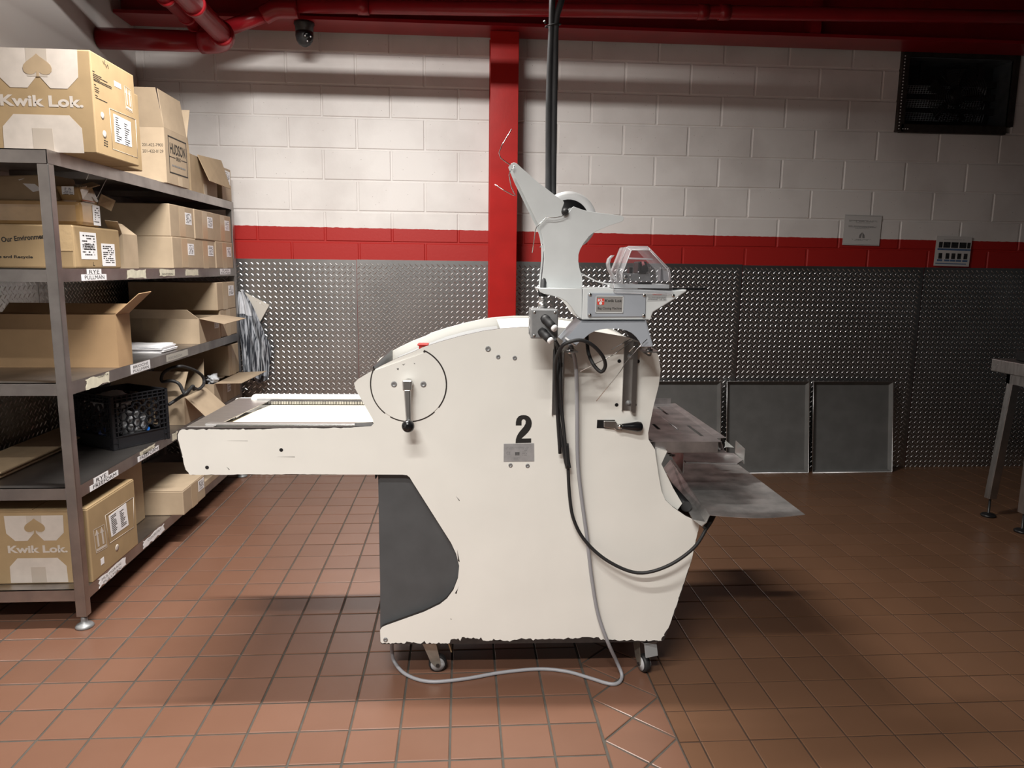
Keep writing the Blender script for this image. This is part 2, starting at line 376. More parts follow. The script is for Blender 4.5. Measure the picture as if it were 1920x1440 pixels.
field = build('tile_field', fieldmb, [TILE, TILER], floor, recalc=False)
field.data.attributes.new('tint', 'FLOAT', 'POINT').data.foreach_set('value', tint); tag(field, kind='stuff')
# ---- back wall: mortar bed, painted concrete blocks, diamond plate cladding
VX0, VX1, VZ0, VZ1 = 2.70, 3.45, 2.165, 2.64          # hole for the fan
wl = MB(); wl.box(-2.0, VX0, D+.004, D+.2, -.06, 3.1); wl.box(VX1, 6.0, D+.004, D+.2, -.06, 3.1); wl.box(VX0, VX1, D+.004, D+.2, -.06, VZ0); wl.box(VX0, VX1, D+.004, D+.2, VZ1, 3.1)
wall_back = tag(build('wall_back', wl, BLOCKM), 'painted concrete block wall, off-white above a red band and diamond plate', kind='structure')
BH, BW, WX, WZ = .1808, .4013, .9833, 2.5198
def block_mb(w_, h0, g=.0035):
    a, b = w_/2-g, h0/2-g; c = .005; mb = MB()
    vs = []
    for (x, z, y) in ((a, b, .03), (a, b, .005), (a-c, b-c, 0)): vs += [(-x, y, -z), (x, y, -z), (x, y, z), (-x, y, z)]
    fs = [(8, 9, 10, 11)]
    for i in range(4):
        j = (i+1) % 4; fs += [(i, j, j+4, i+4), (i+4, j+4, j+8, i+8)]
    return mb.add(vs, fs)
bcache = {}
for r_ in range(-8, 4):
    z0, z1 = WZ+r_*BH, WZ+(r_+1)*BH
    if z1 < 1.3 or z0 > 3.08: continue
    off = 0 if r_ % 2 == 1 else .5
    off = WX if (r_ in (-1, -3, -5, -7, 1, 3)) else WX-BW/2
    for k in range(-9, 14):
        x0, x1 = off+k*BW, off+(k+1)*BW
        x0 = max(x0, -1.9); x1 = min(x1, 5.9)
        if x1-x0 < .05: continue
        segs = [(x0, x1, z0, z1)]
        if z0 < VZ1 and z1 > VZ0 and x0 < VX1 and x1 > VX0:
            segs = []
            if x0 < VX0-.05: segs.append((x0, VX0, z0, z1))
            if x1 > VX1+.05: segs.append((VX1, x1, z0, z1))
            if z0 < VZ0-.03: segs.append((max(x0, VX0), min(x1, VX1), z0, VZ0))
        for (a, b, c, d) in segs:
            key = (round(b-a, 3), round(d-c, 3))
            if key in bcache: o = bcache[key].copy(); COL.objects.link(o)
            else: o = build('concrete_block', block_mb(b-a, d-c), BLOCKM, wall_back); bcache[key] = o
            o.name = 'concrete_block'; o.location = ((a+b)/2, D+random.uniform(-.0015, .001), (c+d)/2); o.parent = wall_back
def plate(parent, o, r, u, W, H, seed=0):               # one sheet of diamond plate with its raised lugs
    o = Vector(o); n = r.cross(u)
    mb = MB().slab([o, o+r*W, o+r*W+u*H, o+u*H], .004, n)
    p = build('diamond_plate_panel', mb, PLATE, parent)
    P, ln, wd, ht = .0335, .0285, .0070, .0019
    lug = []
    for s in (1, -1):
        c_, s_ = math.cos(s*math.radians(42)), math.sin(s*math.radians(42))
        base = [(-ln/2, 0, 0), (-ln*.2, -wd/2, 0), (ln*.2, -wd/2, 0), (ln/2, 0, 0), (ln*.2, wd/2, 0), (-ln*.2, wd/2, 0), (-ln*.28, 0, ht), (ln*.28, 0, ht)]
        lug.append(np.array([(x*c_-y*s_, x*s_+y*c_, z) for x, y, z in base]))
    fs0 = np.array([(0, 1, 6, 6), (1, 2, 7, 6), (2, 3, 7, 7), (3, 4, 7, 7), (4, 5, 6, 7), (5, 0, 6, 6)])
    cs = []
    for i in range(int(W/P)):
        for j in range(int(H/P)):
            cs.append((0, (i+.3)*P, (j+.3)*P)); cs.append((1, (i+.8)*P, (j+.8)*P))
    V = np.concatenate([lug[k]+np.array([x, y, 0]) for k, x, y in cs if x < W-.01 and y < H-.01])
    nl = len(V)//8
    rr, uu, nn, oo = map(np.array, (r, u, n, o))
    W3 = oo+V[:, :1]*rr+V[:, 1:2]*uu+V[:, 2:3]*nn
    faces = []
    for k in range(nl):
        b = 8*k
        faces += [(b, b+1, b+6), (b+1, b+2, b+7, b+6), (b+2, b+3, b+7), (b+3, b+4, b+7), (b+4, b+5, b+6, b+7), (b+5, b, b+6)]
    me = bpy.data.meshes.new('lugs'); me.from_pydata(W3.tolist(), [], faces); me.materials.append(LUGM)
    lo = bpy.data.objects.new('lugs', me); COL.objects.link(lo); lo.parent = p; tag(lo, kind='stuff')
X_, Y_, Z_ = Vector((1, 0, 0)), Vector((0, 1, 0)), Vector((0, 0, 1))
PT = 1.328
for a, b, dz in ((-1.86, -.64, 0), (-.638, .58, .002), (.582, 1.772, .001), (1.776, 2.97, -.004), (2.974, 4.16, -.003), (4.163, 5.3, 0)):
    plate(wall_back, (a, D-.004, .0), X_, Z_, b-a, PT+dz)
lw = MB(); lw.box(-2.06, -1.866, -3.0, D+.004, -.06, 3.1)
wall_left = tag(build('wall_left', lw, PLASTER), 'smooth off-white wall behind the shelving', kind='structure')
for a, b in ((3.38, 4.56), (2.19, 3.376), (1.0, 2.186)):
    plate(wall_left, (-1.8615, b, 0), -Y_, Z_, b-a, PT) if False else plate(wall_left, (-1.8615, a, 0), Y_, Z_, b-a, PT)
cl = MB(); cl.box(-2.06, 6.0, -3.0, D+.2, 3.05, 3.12)
tag(build('ceiling', cl, CEILM), 'grey ceiling above the red steelwork', kind='structure')
# ---- steelwork and pipes
t = Thing('steel_beam', 'long red painted steel I-beam running along the top of the back wall', 'beam', (2, 4.43, 2.60))
b = MB(); b.box(-1.86, 5.6, 4.30, 4.52, 2.615, 2.632); t.part('lower_flange', b, REDPIPE)
b = MB(); b.box(-1.86, 5.6, 4.405, 4.418, 2.632, 2.97); t.part('web', b, REDPIPE)
b = MB(); b.box(-1.86, 5.6, 4.30, 4.52, 2.97, 2.99); t.part('upper_flange', b, REDPIPE)
for x in (2.02,):
    b = MB(); b.box(x-.03, x+.03, 4.31, 4.405, 2.632, 2.97); t.part('stiffener', b, REDPIPE)
t = Thing('steel_column', 'red painted steel column standing in front of the block wall', 'column', (.245, 4.46, 0))
b = MB(); b.box(.163, .325, 4.376, 4.388, 0, 2.612); t.part('front_flange', b, REDPAINT, bevel=.003)
b = MB(); b.box(.238, .25, 4.388, 4.545, 0, 2.612); t.part('web', b, REDPAINT)
b = MB(); b.box(.163, .325, 4.545, 4.557, 0, 2.612); t.part('back_flange', b, REDPAINT)
def pipe_elbow(p0, p1, p2, r, sub=8):                     # quarter-bend from p0 towards p1 ending at p2
    P0, P1, P2 = map(Vector, (p0, p1, p2)); return [(1-t_)**2*P0+2*t_*(1-t_)*P1+t_*t_*P2 for t_ in [k/sub for k in range(sub+1)]]
RA = .052
t = Thing('drain_pipe', 'thick red pipe from the left wall with an elbow turning forward', 'pipe', (-1.5, 4.1, 2.38))
t.part('pipe', MB().tube([(-1.86, 4.12, 2.432), (-1.33, 4.12, 2.432)], RA, 20, False), REDPIPE)
t.part('elbow', MB().tube(pipe_elbow((-1.35, 4.12, 2.432), (-1.205, 4.12, 2.432), (-1.205, 3.98, 2.44), 0), RA+.007, 20, False), REDPIPE)
t.part('pipe', MB().tube([(-1.205, 4.0, 2.438), (-1.205, 1.2, 2.50)], RA-.004, 20, False), REDPIPE)
b = MB()
for y_ in (3.62,): b.tube([(-1.205, y_, 2.447), (-1.205, y_-.03, 2.448)], RA+.003, 20, False)
t.part('coupling', b, REDPIPE)
RB = .043
t = Thing('drain_pipe', 'thinner red pipe overhead beside the elbow pipe, running into the long pipe', 'pipe', (-1.3, 4.0, 2.5))
t.part('pipe', MB().tube([(-1.36, 4.06, 2.508), (-1.36, 1.2, 2.57)], RB, 18, False), REDPIPE)
for y_ in (3.98, 3.72): t.part('coupling', MB().tube([(-1.36, y_, 2.51), (-1.36, y_-.03, 2.511)], RB+.004, 18, False), REDPIPE)
t.part('elbow', MB().tube(pipe_elbow((-1.36, 4.08, 2.508), (-1.36, 4.2, 2.51), (-1.25, 4.2, 2.52), 0), RB+.006, 18, False), REDPIPE)
t.part('pipe', MB().tube([(-1.25, 4.2, 2.52), (-1.02, 4.18, 2.60)], RB-.004, 18, False), REDPIPE)
t.part('elbow', MB().tube([(-1.04, 4.18, 2.59), (-.97, 4.17, 2.618), (-.86, 4.17, 2.622)], RB+.004, 18), REDPIPE)
pa = at(650, 12, Y=4.17); pb = at(1400, 24, Y=4.17); dd = (pb-pa)/(pb.x-pa.x)
lp = lambda x: pa+dd*(x-pa.x)
t = Thing('overhead_pipe', 'long red pipe running in front of the red beam across the room', 'pipe', (1.5, 4.17, 2.56))
t.part('pipe', MB().tube([lp(-.9), lp(5.2)], .036, 18, False), REDPIPE)
for x in (-.55, 1.28, 1.40): t.part('coupling', MB().tube([lp(x), lp(x+.06)], .041, 18, False), REDPIPE)
t = Thing('shading_pipe', 'unseen red pipe added to cast a shadow band on the back wall', 'pipe', (-.4, 3.3, 2.55))  # out of view, added for the lower shadow band on the back wall
t.part('pipe', MB().tube([(-1.862, 3.3, 2.605), (1.0, 3.3, 2.605)], .032, 16, False), REDPIPE)
for x in (-1.4, -.4, .6): b = MB().cyl((x, 3.3, 2.635), (x, 3.3, 2.686), .005, 8); t.part('hanger_rod', b, STEEL)
t = Thing('shading_beam', 'unseen red I-beam added under the ceiling to shade the top of the back wall', 'beam', (2, 3.3, 2.66))  # out of view, added to keep lamp light off the steelwork behind
b = MB(); b.box(-1.862, 5.6, 3.22, 3.38, 2.684, 2.698); t.part('lower_flange', b, REDPIPE)
b = MB(); b.box(-1.862, 5.6, 3.294, 3.306, 2.698, 3.05); t.part('web', b, REDPIPE)
# ---- dome camera under the beam
t = Thing('security_camera', 'black dome security camera under the red beam', 'camera', (-.875, 4.36, 2.50))
c = Vector((-.868, 4.36, 2.615))
t.part('mount', MB().lathe(c, (0, 0, -1), [(0, .055), (.012, .056), (.02, .05), (.05, .048)], 24), mat('dark_grey_housing', (.035, .036, .038), .4))
t.part('housing', MB().lathe(c-Z_*.05, (0, 0, -1), [(0, .048), (.02, .049), (.045, .044), (.065, .031), (.076, .012), (.078, .001)], 24), mat('dark_grey_shell', (.03, .031, .033), .35))
e = c+Vector((.022, -.03, -.085)); dn = Vector((.25, -.8, -.45)).normalized()
ey_ = t.part('lens_window', MB().lathe(e, dn, [(-.02, .03), (.004, .029), (.010, .02), (.012, .001)], 20), BLKGLOSS)
b = MB()
for q in range(3):
    a_ = q*2.1+.6; o_ = dn.orthogonal().normalized(); o2 = dn.cross(o_)
    t.part('led', MB().ball(e+dn*.0105+(o_*math.cos(a_)+o2*math.sin(a_))*.017, .0045, 8, 6), WHITE, ey_)
# ---- wall fan in its opening
t = Thing('wall_fan', 'dark exhaust fan box set high in the block wall at right', 'fan', (3.07, D, 2.15))
x0, x1, z0, z1 = 2.735, 3.42, 2.20, 2.60; yb = D+.17
b = MB(); b.box(x0-.04, x1+.03, yb, yb+.006, z0-.04, z1+.03); t.part('back_plate', b, BLACK)
b = MB(); b.box(x0, x1, D, yb, z1-.004, z1+.004); b.box(x0, x1, D, yb, z0-.004, z0+.004); b.box(x0-.004, x0, D, yb, z0, z1); b.box(x1, x1+.004, D, yb, z0, z1); t.part('duct_wall', b, VENTB)
b = MB(); b.box(x0-.045, x0, D-.03, D+.01, z0-.045, z1+.035); t.part('frame_angle', b, VENTM, bevel=.002)
b = MB(); b.box(x0-.02, x1-.02, D-.03, D+.01, z0-.05, z0); t.part('frame_angle', b, VENTM, bevel=.002)
b = MB(); b.box(x0-.01, x1+.03, D-.02, D+.01, z1, z1+.03); t.part('frame_angle', b, VENTM)
b = MB(); b.box(x1, x1+.03, D-.02, D+.01, z0, z1); t.part('frame_angle', b, VENTM)
for k in range(24): t.part('rivet_hole', MB().cyl((x0-.034, D-.031, z0-.03+k*.0185), (x0-.034, D-.0295, z0-.03+k*.0185), .0042, 8), WHITE)
for k in range(3): t.part('rivet_hole', MB().cyl((x0-.008+k*.016, D-.031, z0-.03), (x0-.008+k*.016, D-.0295, z0-.03), .004, 8), WHITE)
fc = Vector((3.12, D+.06, 2.40)); b = MB()
for k in range(12):
    rr = .03+k*.0145; b.tube([fc+Vector((rr*math.cos(a_), 0, rr*math.sin(a_))) for a_ in [2*math.pi*q/32 for q in range(33)]], .0019, 5, False)
for k in range(8):
    a_ = k*math.pi/4; b.cyl(fc+Vector((.03*math.cos(a_), .002, .03*math.sin(a_))), fc+Vector((.19*math.cos(a_), .002, .19*math.sin(a_))), .0025, 6)
t.part('fan_guard', b, BLACK)
t.part('motor', MB().lathe(fc+Vector((.02, .01, 0)), (0, 1, 0), [(0, .04), (.01, .055), (.07, .058)], 20), BLACK)
for k in range(5):
    a_ = k*2*math.pi/5+.3; dr = Vector((math.cos(a_), 0, math.sin(a_))); tg = Vector((-math.sin(a_), .5, math.cos(a_))).normalized()
    p0, p1 = fc+Vector((0, .05, 0))+dr*.05, fc+Vector((0, .05, 0))+dr*.165
    t.part('fan_blade', MB().slab([p0-tg*.02, p1-tg*.055, p1+tg*.05, p0+tg*.025], .002), BLACK)
for zc in (2.31, 2.395, 2.475): t.part('shutter_louvre', MB().box(x0, x1, D+.125, D+.15, zc-.012, zc+.03), BLACK)
lm = mat('painted_daylight_mesh', (.55, .6, .65), .5, .3)  # pale colour stands in for daylight coming through the louvres
b = MB()
for zc in (2.275, 2.355, 2.44):
    for k in range(34): b.cyl((x0+.01+k*.018, D+.12, zc-.025), (x0+.02+k*.018, D+.12, zc+.025), .0016, 5)
    for k in range(5): b.cyl((x0, D+.119, zc-.022+k*.011), (x1-.1, D+.119, zc-.022+k*.011), .0013, 5)
t.part('wire_mesh', b, lm)
for x in (2.87, 3.25):
    b = MB(); b.box(x-.012, x+.012, D+.05, D+.075, z1-.11, z1); t.part('bracket', b, BLACK)
# ---- notices taped to the wall
def poster(px, y, name, label):
    P = [at(*p, Y=y) for p in px]; o_ = Vector((P[3].x, y, P[3].z)); W = P[2].x-P[3].x; H = P[0].z-P[3].z
    t = Thing(name, label, 'notice', o_)
    tilt = (P[2].z-P[3].z)/W; r = Vector((1, 0, tilt)).normalized(); u = Vector((-tilt, 0, 1)).normalized()
    return t, o_, r, u, W, H
LAM = mat('laminated_sheet', (.62, .61, .60), .25, coat=.4)
t, o_, r, u, W, H = poster([(1582, 402), (1653, 404), (1648, 461), (1579, 459)], D-.006, 'safety_notice', 'laminated white notice with a line drawing, left of the other wall notice')
t.part('sheet', rect(o_, r, u, 0, W, 0, H, .0015), LAM)
t.part('printed_text', join(print_lines(o_-Y_*.0015, r, u, .03, W-.03, (.152, .146, .117, .111), .003, 3, .9), print_lines(o_-Y_*.0015, r, u, .075, W-.075, (.138, .103, .03), .0025, 4, .9), print_lines(o_-Y_*.0015, r, u, .06, W-.06, (.036,), .0025, 5, .9)), GREYINK)
b = MB()
for s in (-1, 1):                                          # drawing of two praying hands, as a few strokes
    for k in range(4): b.slab([o_-Y_*.002+r*(W/2+s*(.006+k*.004)+dx)+u*(.045+dz) for dx, dz in ((0, 0), (.003, 0), (.003+s*-.004, .035-k*.004), (s*-.004, .035-k*.004))], .0003)
t.part('drawing', b, GREYINK)
for z_ in (.004, H-.006): b = MB().slab([o_-Y_*.002+r*a+u*c_ for a, c_ in ((.004, z_), (W-.004, z_), (W-.004, z_+.0015), (.004, z_+.0015))], .0003); t.part('border_line', b, GREYINK)
t, o_, r, u, W, H = poster([(1755, 442), (1823, 442), (1816, 500), (1750, 498)], D-.0125, 'instruction_notice', 'laminated notice with two rows of dark pictures, low by the diamond plate')
t.part('sheet', rect(o_, r, u, 0, W, 0, H, .0015), LAM)
rnd = random.Random(5)
for row, (zz, xs) in enumerate(((.115, [(.02, .045), (.05, .097), (.103, .15), (.158, .205), (.21, .232)]), (.045, [(.025, .05), (.073, .098), (.112, .138), (.152, .178), (.195, .22)]))):
    for a, c_ in xs:
        t.part('picture', rect(o_-Y_*.0015, r, u, a, c_, zz, zz+.036), mat('dark_picture', (.03, .03, .032), .4, var=.8, vscale=80))
        t.part('caption_bar', rect(o_-Y_*.0015, r, u, a-.006, c_+.004, zz-.016, zz-.004), BLUEINK)
t.part('caption_bar', rect(o_-Y_*.0015, r, u, .01, W-.02, .012, .018), BLUEINK)
t.part('printed_text', print_lines(o_-Y_*.0015, r, u, .05, W-.05, (H-.022,), .0025, 6, .9), GREYINK)
# ---- three sheet pans leaning on the wall
def pan(x0, x1, label):
    H = .592; W = x1-x0; yb = 4.44; zt = H*math.cos(.13); lean = H*math.sin(.13)
    t = Thing('sheet_pan', label, 'baking pan', ((x0+x1)/2, yb+.03, 0), group='sheet pans leaning on the wall')
    o_ = Vector((x0, yb+.002, 0.001)); r = X_; u = Vector((0, math.sin(.13), math.cos(.13))); n = r.cross(u)
    d_ = .026                                              # rim stands proud of the base
    base = o_-n*d_
    t.part('base_sheet', MB().slab([base+r*a+u*c_ for a, c_ in ((.016, .016), (W-.016, .016), (W-.016, H-.016), (.016, H-.016))], .0015, n), PANM)
    for (a0, c0, a1, c1, i0, j0, i1, j1) in ((0, 0, W, 0, W-.016, .016, .016, .016), (W, 0, W, H, W-.016, H-.016, W-.016, .016), (W, H, 0, H, .016, H-.016, W-.016, H-.016), (0, H, 0, 0, .016, .016, .016, H-.016)):
        t.part('rim_side', MB().slab([o_+r*a0+u*c0, o_+r*a1+u*c1, base+r*i0+u*j0, base+r*i1+u*j1], .0015), PANM)
    t.part('rim_bead', MB().tube([o_+r*a+u*c_ for a, c_ in ((0, 0), (W, 0), (W, H), (0, H), (0, 0))], .0035, 6, False), ALU)
pan(1.20, 1.66, 'grey sheet pan leaning on the diamond plate, mostly behind the slicer outfeed')
pan(1.70, 2.245, 'grey sheet pan leaning on the diamond plate, middle one of three')
pan(2.272, 2.81, 'grey sheet pan leaning on the diamond plate, rightmost by the bare wall')
# ---- steel table at the right edge
t = Thing('steel_table', 'stainless steel worktable at the right edge of the room', 'table', (3.15, 3.4, 0))
tx0, ty0, ty1 = 2.775, 3.05, 3.62
b = MB(); b.box(tx0, 3.6, ty0, ty1, .785, .85); t.part('table_top', b, STEEL, bevel=.004)
b = MB(); b.box(2.84, 3.58, 3.56, 3.585, .725, .785); b.box(2.84, 2.865, 3.33, 3.585, .725, .785); t.part('apron', b, STEEL)
for (xx, yy, sx) in ((2.83, 3.585, .055), (2.83, 3.345, .0), (3.5, 3.585, 0), (3.5, 3.345, 0)):
    b = MB(); a = .021
    b.hexa([(xx-a, yy-a, .10), (xx+a, yy-a, .10), (xx+a, yy+a, .10), (xx-a, yy+a, .10), (xx+sx-a, yy-a, .74), (xx+sx+a, yy-a, .74), (xx+sx+a, yy+a, .74), (xx+sx-a, yy+a, .74)])
    lg = t.part('leg', b, STEEL, bevel=.002)
    t.part('levelling_foot', MB().lathe((xx, yy, 0), Z_, [(0, .036), (.008, .037), (.014, .03), (.018, .010), (.022, .006), (.10, .006)], 20), BLACK, lg)
b = MB(); b.box(2.84, 3.25, 3.32, 3.54, .8505, .905); 
solo('tray', b, BLACK, 'black rectangular tray lying on the steel table', 'tray', bevel=.006)
# ================================================================== BREAD SLICER (local frame: x along it, y depth away from camera, z up)
S = Thing('bread_slicer', 'cream painted bread slicing machine on casters with a big black 2', 'slicing machine', MO, MB_ANG, local=True)
NF = Vector((0, -1, 0)); LX = Vector((1, 0, 0)); LZ = Vector((0, 0, 1))
c1 = lambda pts: [(320+x/3.4286, 560+y/3.4286) for x, y in pts]      # crop readings -> photo pixels
c2 = lambda pts: [(660+x/2.6667, 840+y/2.6667) for x, y in pts]
c4 = lambda pts: [(900+x/4, 480+y/4) for x, y in pts]
LEFT_ARM = [(345.5, 889), (352, 889.4), (347.7, 880.8), (331.7, 822.5), (331.5, 813.7), (337.5, 804.8), (349, 803.2)]
TOP = [(664, 800.5), (696, 799), (700.6, 794), (699, 786), (667, 730.6), (664, 719), (670, 711.7), (691, 699), (715, 686), (745, 671.5), (775, 660), (791.7, 651.7), (825, 641), (866.7, 629.5), (908, 620.5), (940, 616.2), (981, 613.5), (1033, 614), (1075, 616.5), (1110, 621), (1180, 633), (1210, 644), (1226, 654), (1235, 668), (1238.5, 695), (1235, 722), (1225, 762), (1215, 812), (1216, 824)]
RIGHT = [(1228, 843), (1231, 866), (1235, 893), (1240, 920), (1247, 937), (1262, 951), (1285, 967), (1312, 979), (1309, 995), (1297, 1050), (1282, 1098), (1267, 1144), (1256, 1172), (1246, 1198), (1240, 1203)]
BOTTOM = [(1240, 1203), (1100, 1205), (960, 1206.5), (800, 1207.5), (716, 1207.5)]
CUT = [(713, 1203), (712.7, 1181), (716, 1176), (722, 1173), (795, 1147), (825, 1132.5), (838, 1122), (850, 1106), (858.7, 1083.7), (861, 1061), (855.5, 1038.7), (846, 1018), (772.5, 902), (768, 894.5), (763, 890.8), (755, 889.8), (711, 889.6), (560, 889.6), (360, 890.5)]
core = [L(*p) for p in LEFT_ARM[2:]+TOP+RIGHT+BOTTOM[1:]+CUT]
core = [Vector((p.x, .0, p.z)) for p in core]
S.part('side_panel', MB().slab(core, .014, NF), DARKSTEEL)
# paint skin: same outline, eaten away along the bottom edge and round the arm's end
rnd = random.Random(3)
def jag(p0, p1, n, lo, hi, inw):                          # ragged run of points between two pixels, pushed inward by lo..hi px
    out = []; v = lo; 
    for k in range(n+1):
        tt = k/n; v += rnd.uniform(-.6, .6)*(hi-lo)*.5; v = min(max(v, lo), hi)
        vv = v if rnd.random() > .15 else lo+(hi-lo)*rnd.random()
        out.append((p0[0]+(p1[0]-p0[0])*tt+inw[0]*vv, p0[1]+(p1[1]-p0[1])*tt+inw[1]*vv))
    return out
skin = []
skin += jag((356, 890.4), (348.5, 881), 7, .2, 4.5, (.8, -.5)); skin += jag((347.5, 880), (332.5, 824), 24, .3, 1.8, (1, -.3)); skin += [(333.5, 815), (337, 807.5)]
skin += jag((341, 804.8), (662, 800.8), 70, .4, 2.6, (0, 1))
skin += [(664, 801.2)]+TOP[1:]+RIGHT[:9]+jag((1308, 998), (1298, 1046), 16, .2, 1.2, (-1, -.2))+jag((1296, 1052), (1257, 1170), 36, .2, 1.8, (-1, -.2))+jag((1254, 1176), (1243, 1198), 10, .5, 3.5, (-1, 0))
skin += jag((1240, 1202), (1190, 1204), 18, 1, 4, (0, -1))+jag((1188, 1204), (925, 1206.5), 60, 3, 11, (0, -1))+jag((923, 1206.5), (845, 1207), 22, 5, 14, (0, -1))+jag((843, 1207), (722, 1207.5), 36, .6, 6, (0, -1))
skin += [(717, 1206), (713.5, 1203)]+CUT[1:-1]+jag((640, 889.6), (362, 890.4), 40, .1, 1.2, (0, -1))
skin = [L(*p) for p in skin]; skin = [Vector((p.x, -.0012, p.z)) for p in skin]
S.part('paint_skin', MB().slab(skin, .0012, NF), CREAM, label='chipped cream paint')
# dark recessed side under the arm
gp = [L(*p, ly=.02) for p in [(711.5, 889), (772, 889), (870, 1040), (870, 1090), (840, 1135), (722, 1180), (713, 1200)]]
S.part('recessed_panel', MB().slab([Vector((p.x, .022, p.z)) for p in gp], .006, NF), GREYP)
x0 = L(712, 1100, .02).x; x1 = L(1240, 1203).x; zb = L(960, 1206, 0).z
b = MB(); b.box(x0, x0+.008, .028, .49, zb, L(712, 889).z); S.part('recessed_panel', b, GREYP)
b = MB(); b.box(x0+.01, x1-.03, .016, .498, zb+.004, zb+.03); S.part('base_frame', b, DARKSTEEL)
# far side panel with the same outline
far = [Vector((p.x, .5, p.z)) for p in core]
S.part('side_panel', MB().slab(far, .012, NF), CREAM)
# hood between the side panels
prof = [L(*p) for p in [(715, 686), (775, 660), (825, 641), (866.7, 629.5), (908, 620.5), (940, 616.2)]]
prof = [(p.x, p.z-.03) for p in prof]
b = MB()
for i in range(len(prof)-1):
    (xa, za), (xb, zb2) = prof[i], prof[i+1]
    b.hexa([(xa, .0141, za-.004), (xb, .0141, zb2-.004), (xb, .488, zb2-.004), (xa, .488, za-.004), (xa, .0141, za), (xb, .0141, zb2), (xb, .488, zb2), (xa, .488, za)])
S.part('hood', b, HOODG)
prof = [L(*p) for p in [(940, 616.2), (981, 613.5), (1033, 614), (1075, 616.5), (1110, 621), (1180, 633), (1210, 644), (1226, 654), (1236, 670), (1238.5, 695), (1235, 722), (1226, 758)]]
prof = [(p.x, p.z-.006) for p in prof]; b = MB()
for i in range(len(prof)-1):
    (xa, za), (xb, zb2) = prof[i], prof[i+1]
    dn = Vector((zb2-za, 0, -(xb-xa))).normalized()*.004
    b.hexa([(xa+dn.x, .0141, za+dn.z), (xb+dn.x, .0141, zb2+dn.z), (xb+dn.x, .488, zb2+dn.z), (xa+dn.x, .488, za+dn.z), (xa, .0141, za), (xb, .0141, zb2), (xb, .488, zb2), (xa, .488, za)])
S.part('hood', b, CREAM)
e = L(793, 651, .02)
b = MB(); b.box(e.x-.012, e.x+.014, .02, .05, e.z-.012, e.z+.004); b.box(e.x-.016, e.x+.016, .016, .054, e.z+.004, e.z+.010); S.part('stop_button', b, REDP, bevel=.002, label='red plastic button')
# black sheet stands for the shade inside, so that gaps are not see-through
b = MB(); b.box(L(700, 800).x, L(700, 800).x+.004, .014, .49, .66, 1.0); S.part('inside_shade_sheet', b, BLACK)
# round cover with its dark gap
cc = L(766.3, 721); rp = (L(838.6, 721).x-L(694, 721).x)/2
arc = lambda r, a0, a1, n: [Vector((cc.x+r*math.cos(math.radians(a0+(a1-a0)*k/n)), 0, cc.z+r*math.sin(math.radians(a0+(a1-a0)*k/n)))) for k in range(n+1)]
def off(ps, y): return [Vector((p.x, y, p.z)) for p in ps]
A0, A1 = 66, -206
def gap_w(a): return .0030+.0045*max(0, math.cos(math.radians(a-40)))+(.003 if a < -165 else 0)
n_ = 60; b = MB(); outer = []; inner = []
for k in range(n_+1):
    a = A0+(A1-A0)*k/n_; outer.append(Vector((cc.x+rp*math.cos(math.radians(a)), -.0018, cc.z+rp*math.sin(math.radians(a))))); ri = rp-gap_w(a)
    inner.append(Vector((cc.x+ri*math.cos(math.radians(a)), -.0018, cc.z+ri*math.sin(math.radians(a)))))
for k in range(n_):
    if 22 < k < 25 or 40 < k < 43: continue
    b.slab([outer[k], inner[k], inner[k+1], outer[k+1]], .0006, NF)
S.part('cover_gap', b, DARKSTEEL)
disc = off(arc(rp*.965, 62, -202, 48), -.0035); 
cv = S.part('round_cover', MB().slab(disc, .002, NF), CREAM)
def screw(p, r, y=-.0012, mat_=None, par=None, name='screw'):
    q = L(*p); b = MB().lathe((q.x, y, q.z), NF, [(0, r), (.002, r), (.003, r*.75), (.0018, r*.45), (.0008, r*.3)], 14); return S.part(name, b, mat_ or CAST, par)
for p in ((739, 720), (794, 720)): screw(p, .0085, -.0035, None, cv)
for p, r in (((915, 654), .008), ((934, 669), .0062), ((965, 671), .0062), ((957, 872), .0062), ((989, 873), .0062), ((723, 1199), .007)): screw(p, r)
for p in ((527.5, 843.5), (388.5, 876.3), (1161, 677), (1196, 677.5), (1156, 759), (1190, 759)):
    q = L(*p); S.part('bolt_hole', MB().lathe((q.x, -.0012, q.z), NF, [(0, .0056), (.0005, .0056), (.0008, .005)], 14), BLACK)
for px in ([(754, 683), (757, 684.5), (760, 681), (757.5, 683)], [(776, 680), (779, 682), (777, 682)], [(744, 691), (748, 690), (747, 694)], [(855, 930), (862, 938), (861, 939)], [(425, 875), (431, 880), (430, 881)], [(520, 856.5), (553, 856.2), (553, 857)], [(426, 826), (465, 826.4), (465, 826.8)], [(845, 1159), (847, 1161), (845, 1161)], [(858, 1104), (853, 1112), (856, 1113), (860, 1098)], [(857, 1030), (862, 1053), (859, 1052)]):
    S.part('paint_chip', MB().slab([Vector((q.x, -.0042 if p_[1] < 700 else -.0016, q.z)) for p_ in px for q in [L(*p_)]], .0003, NF), DARKSTEEL)
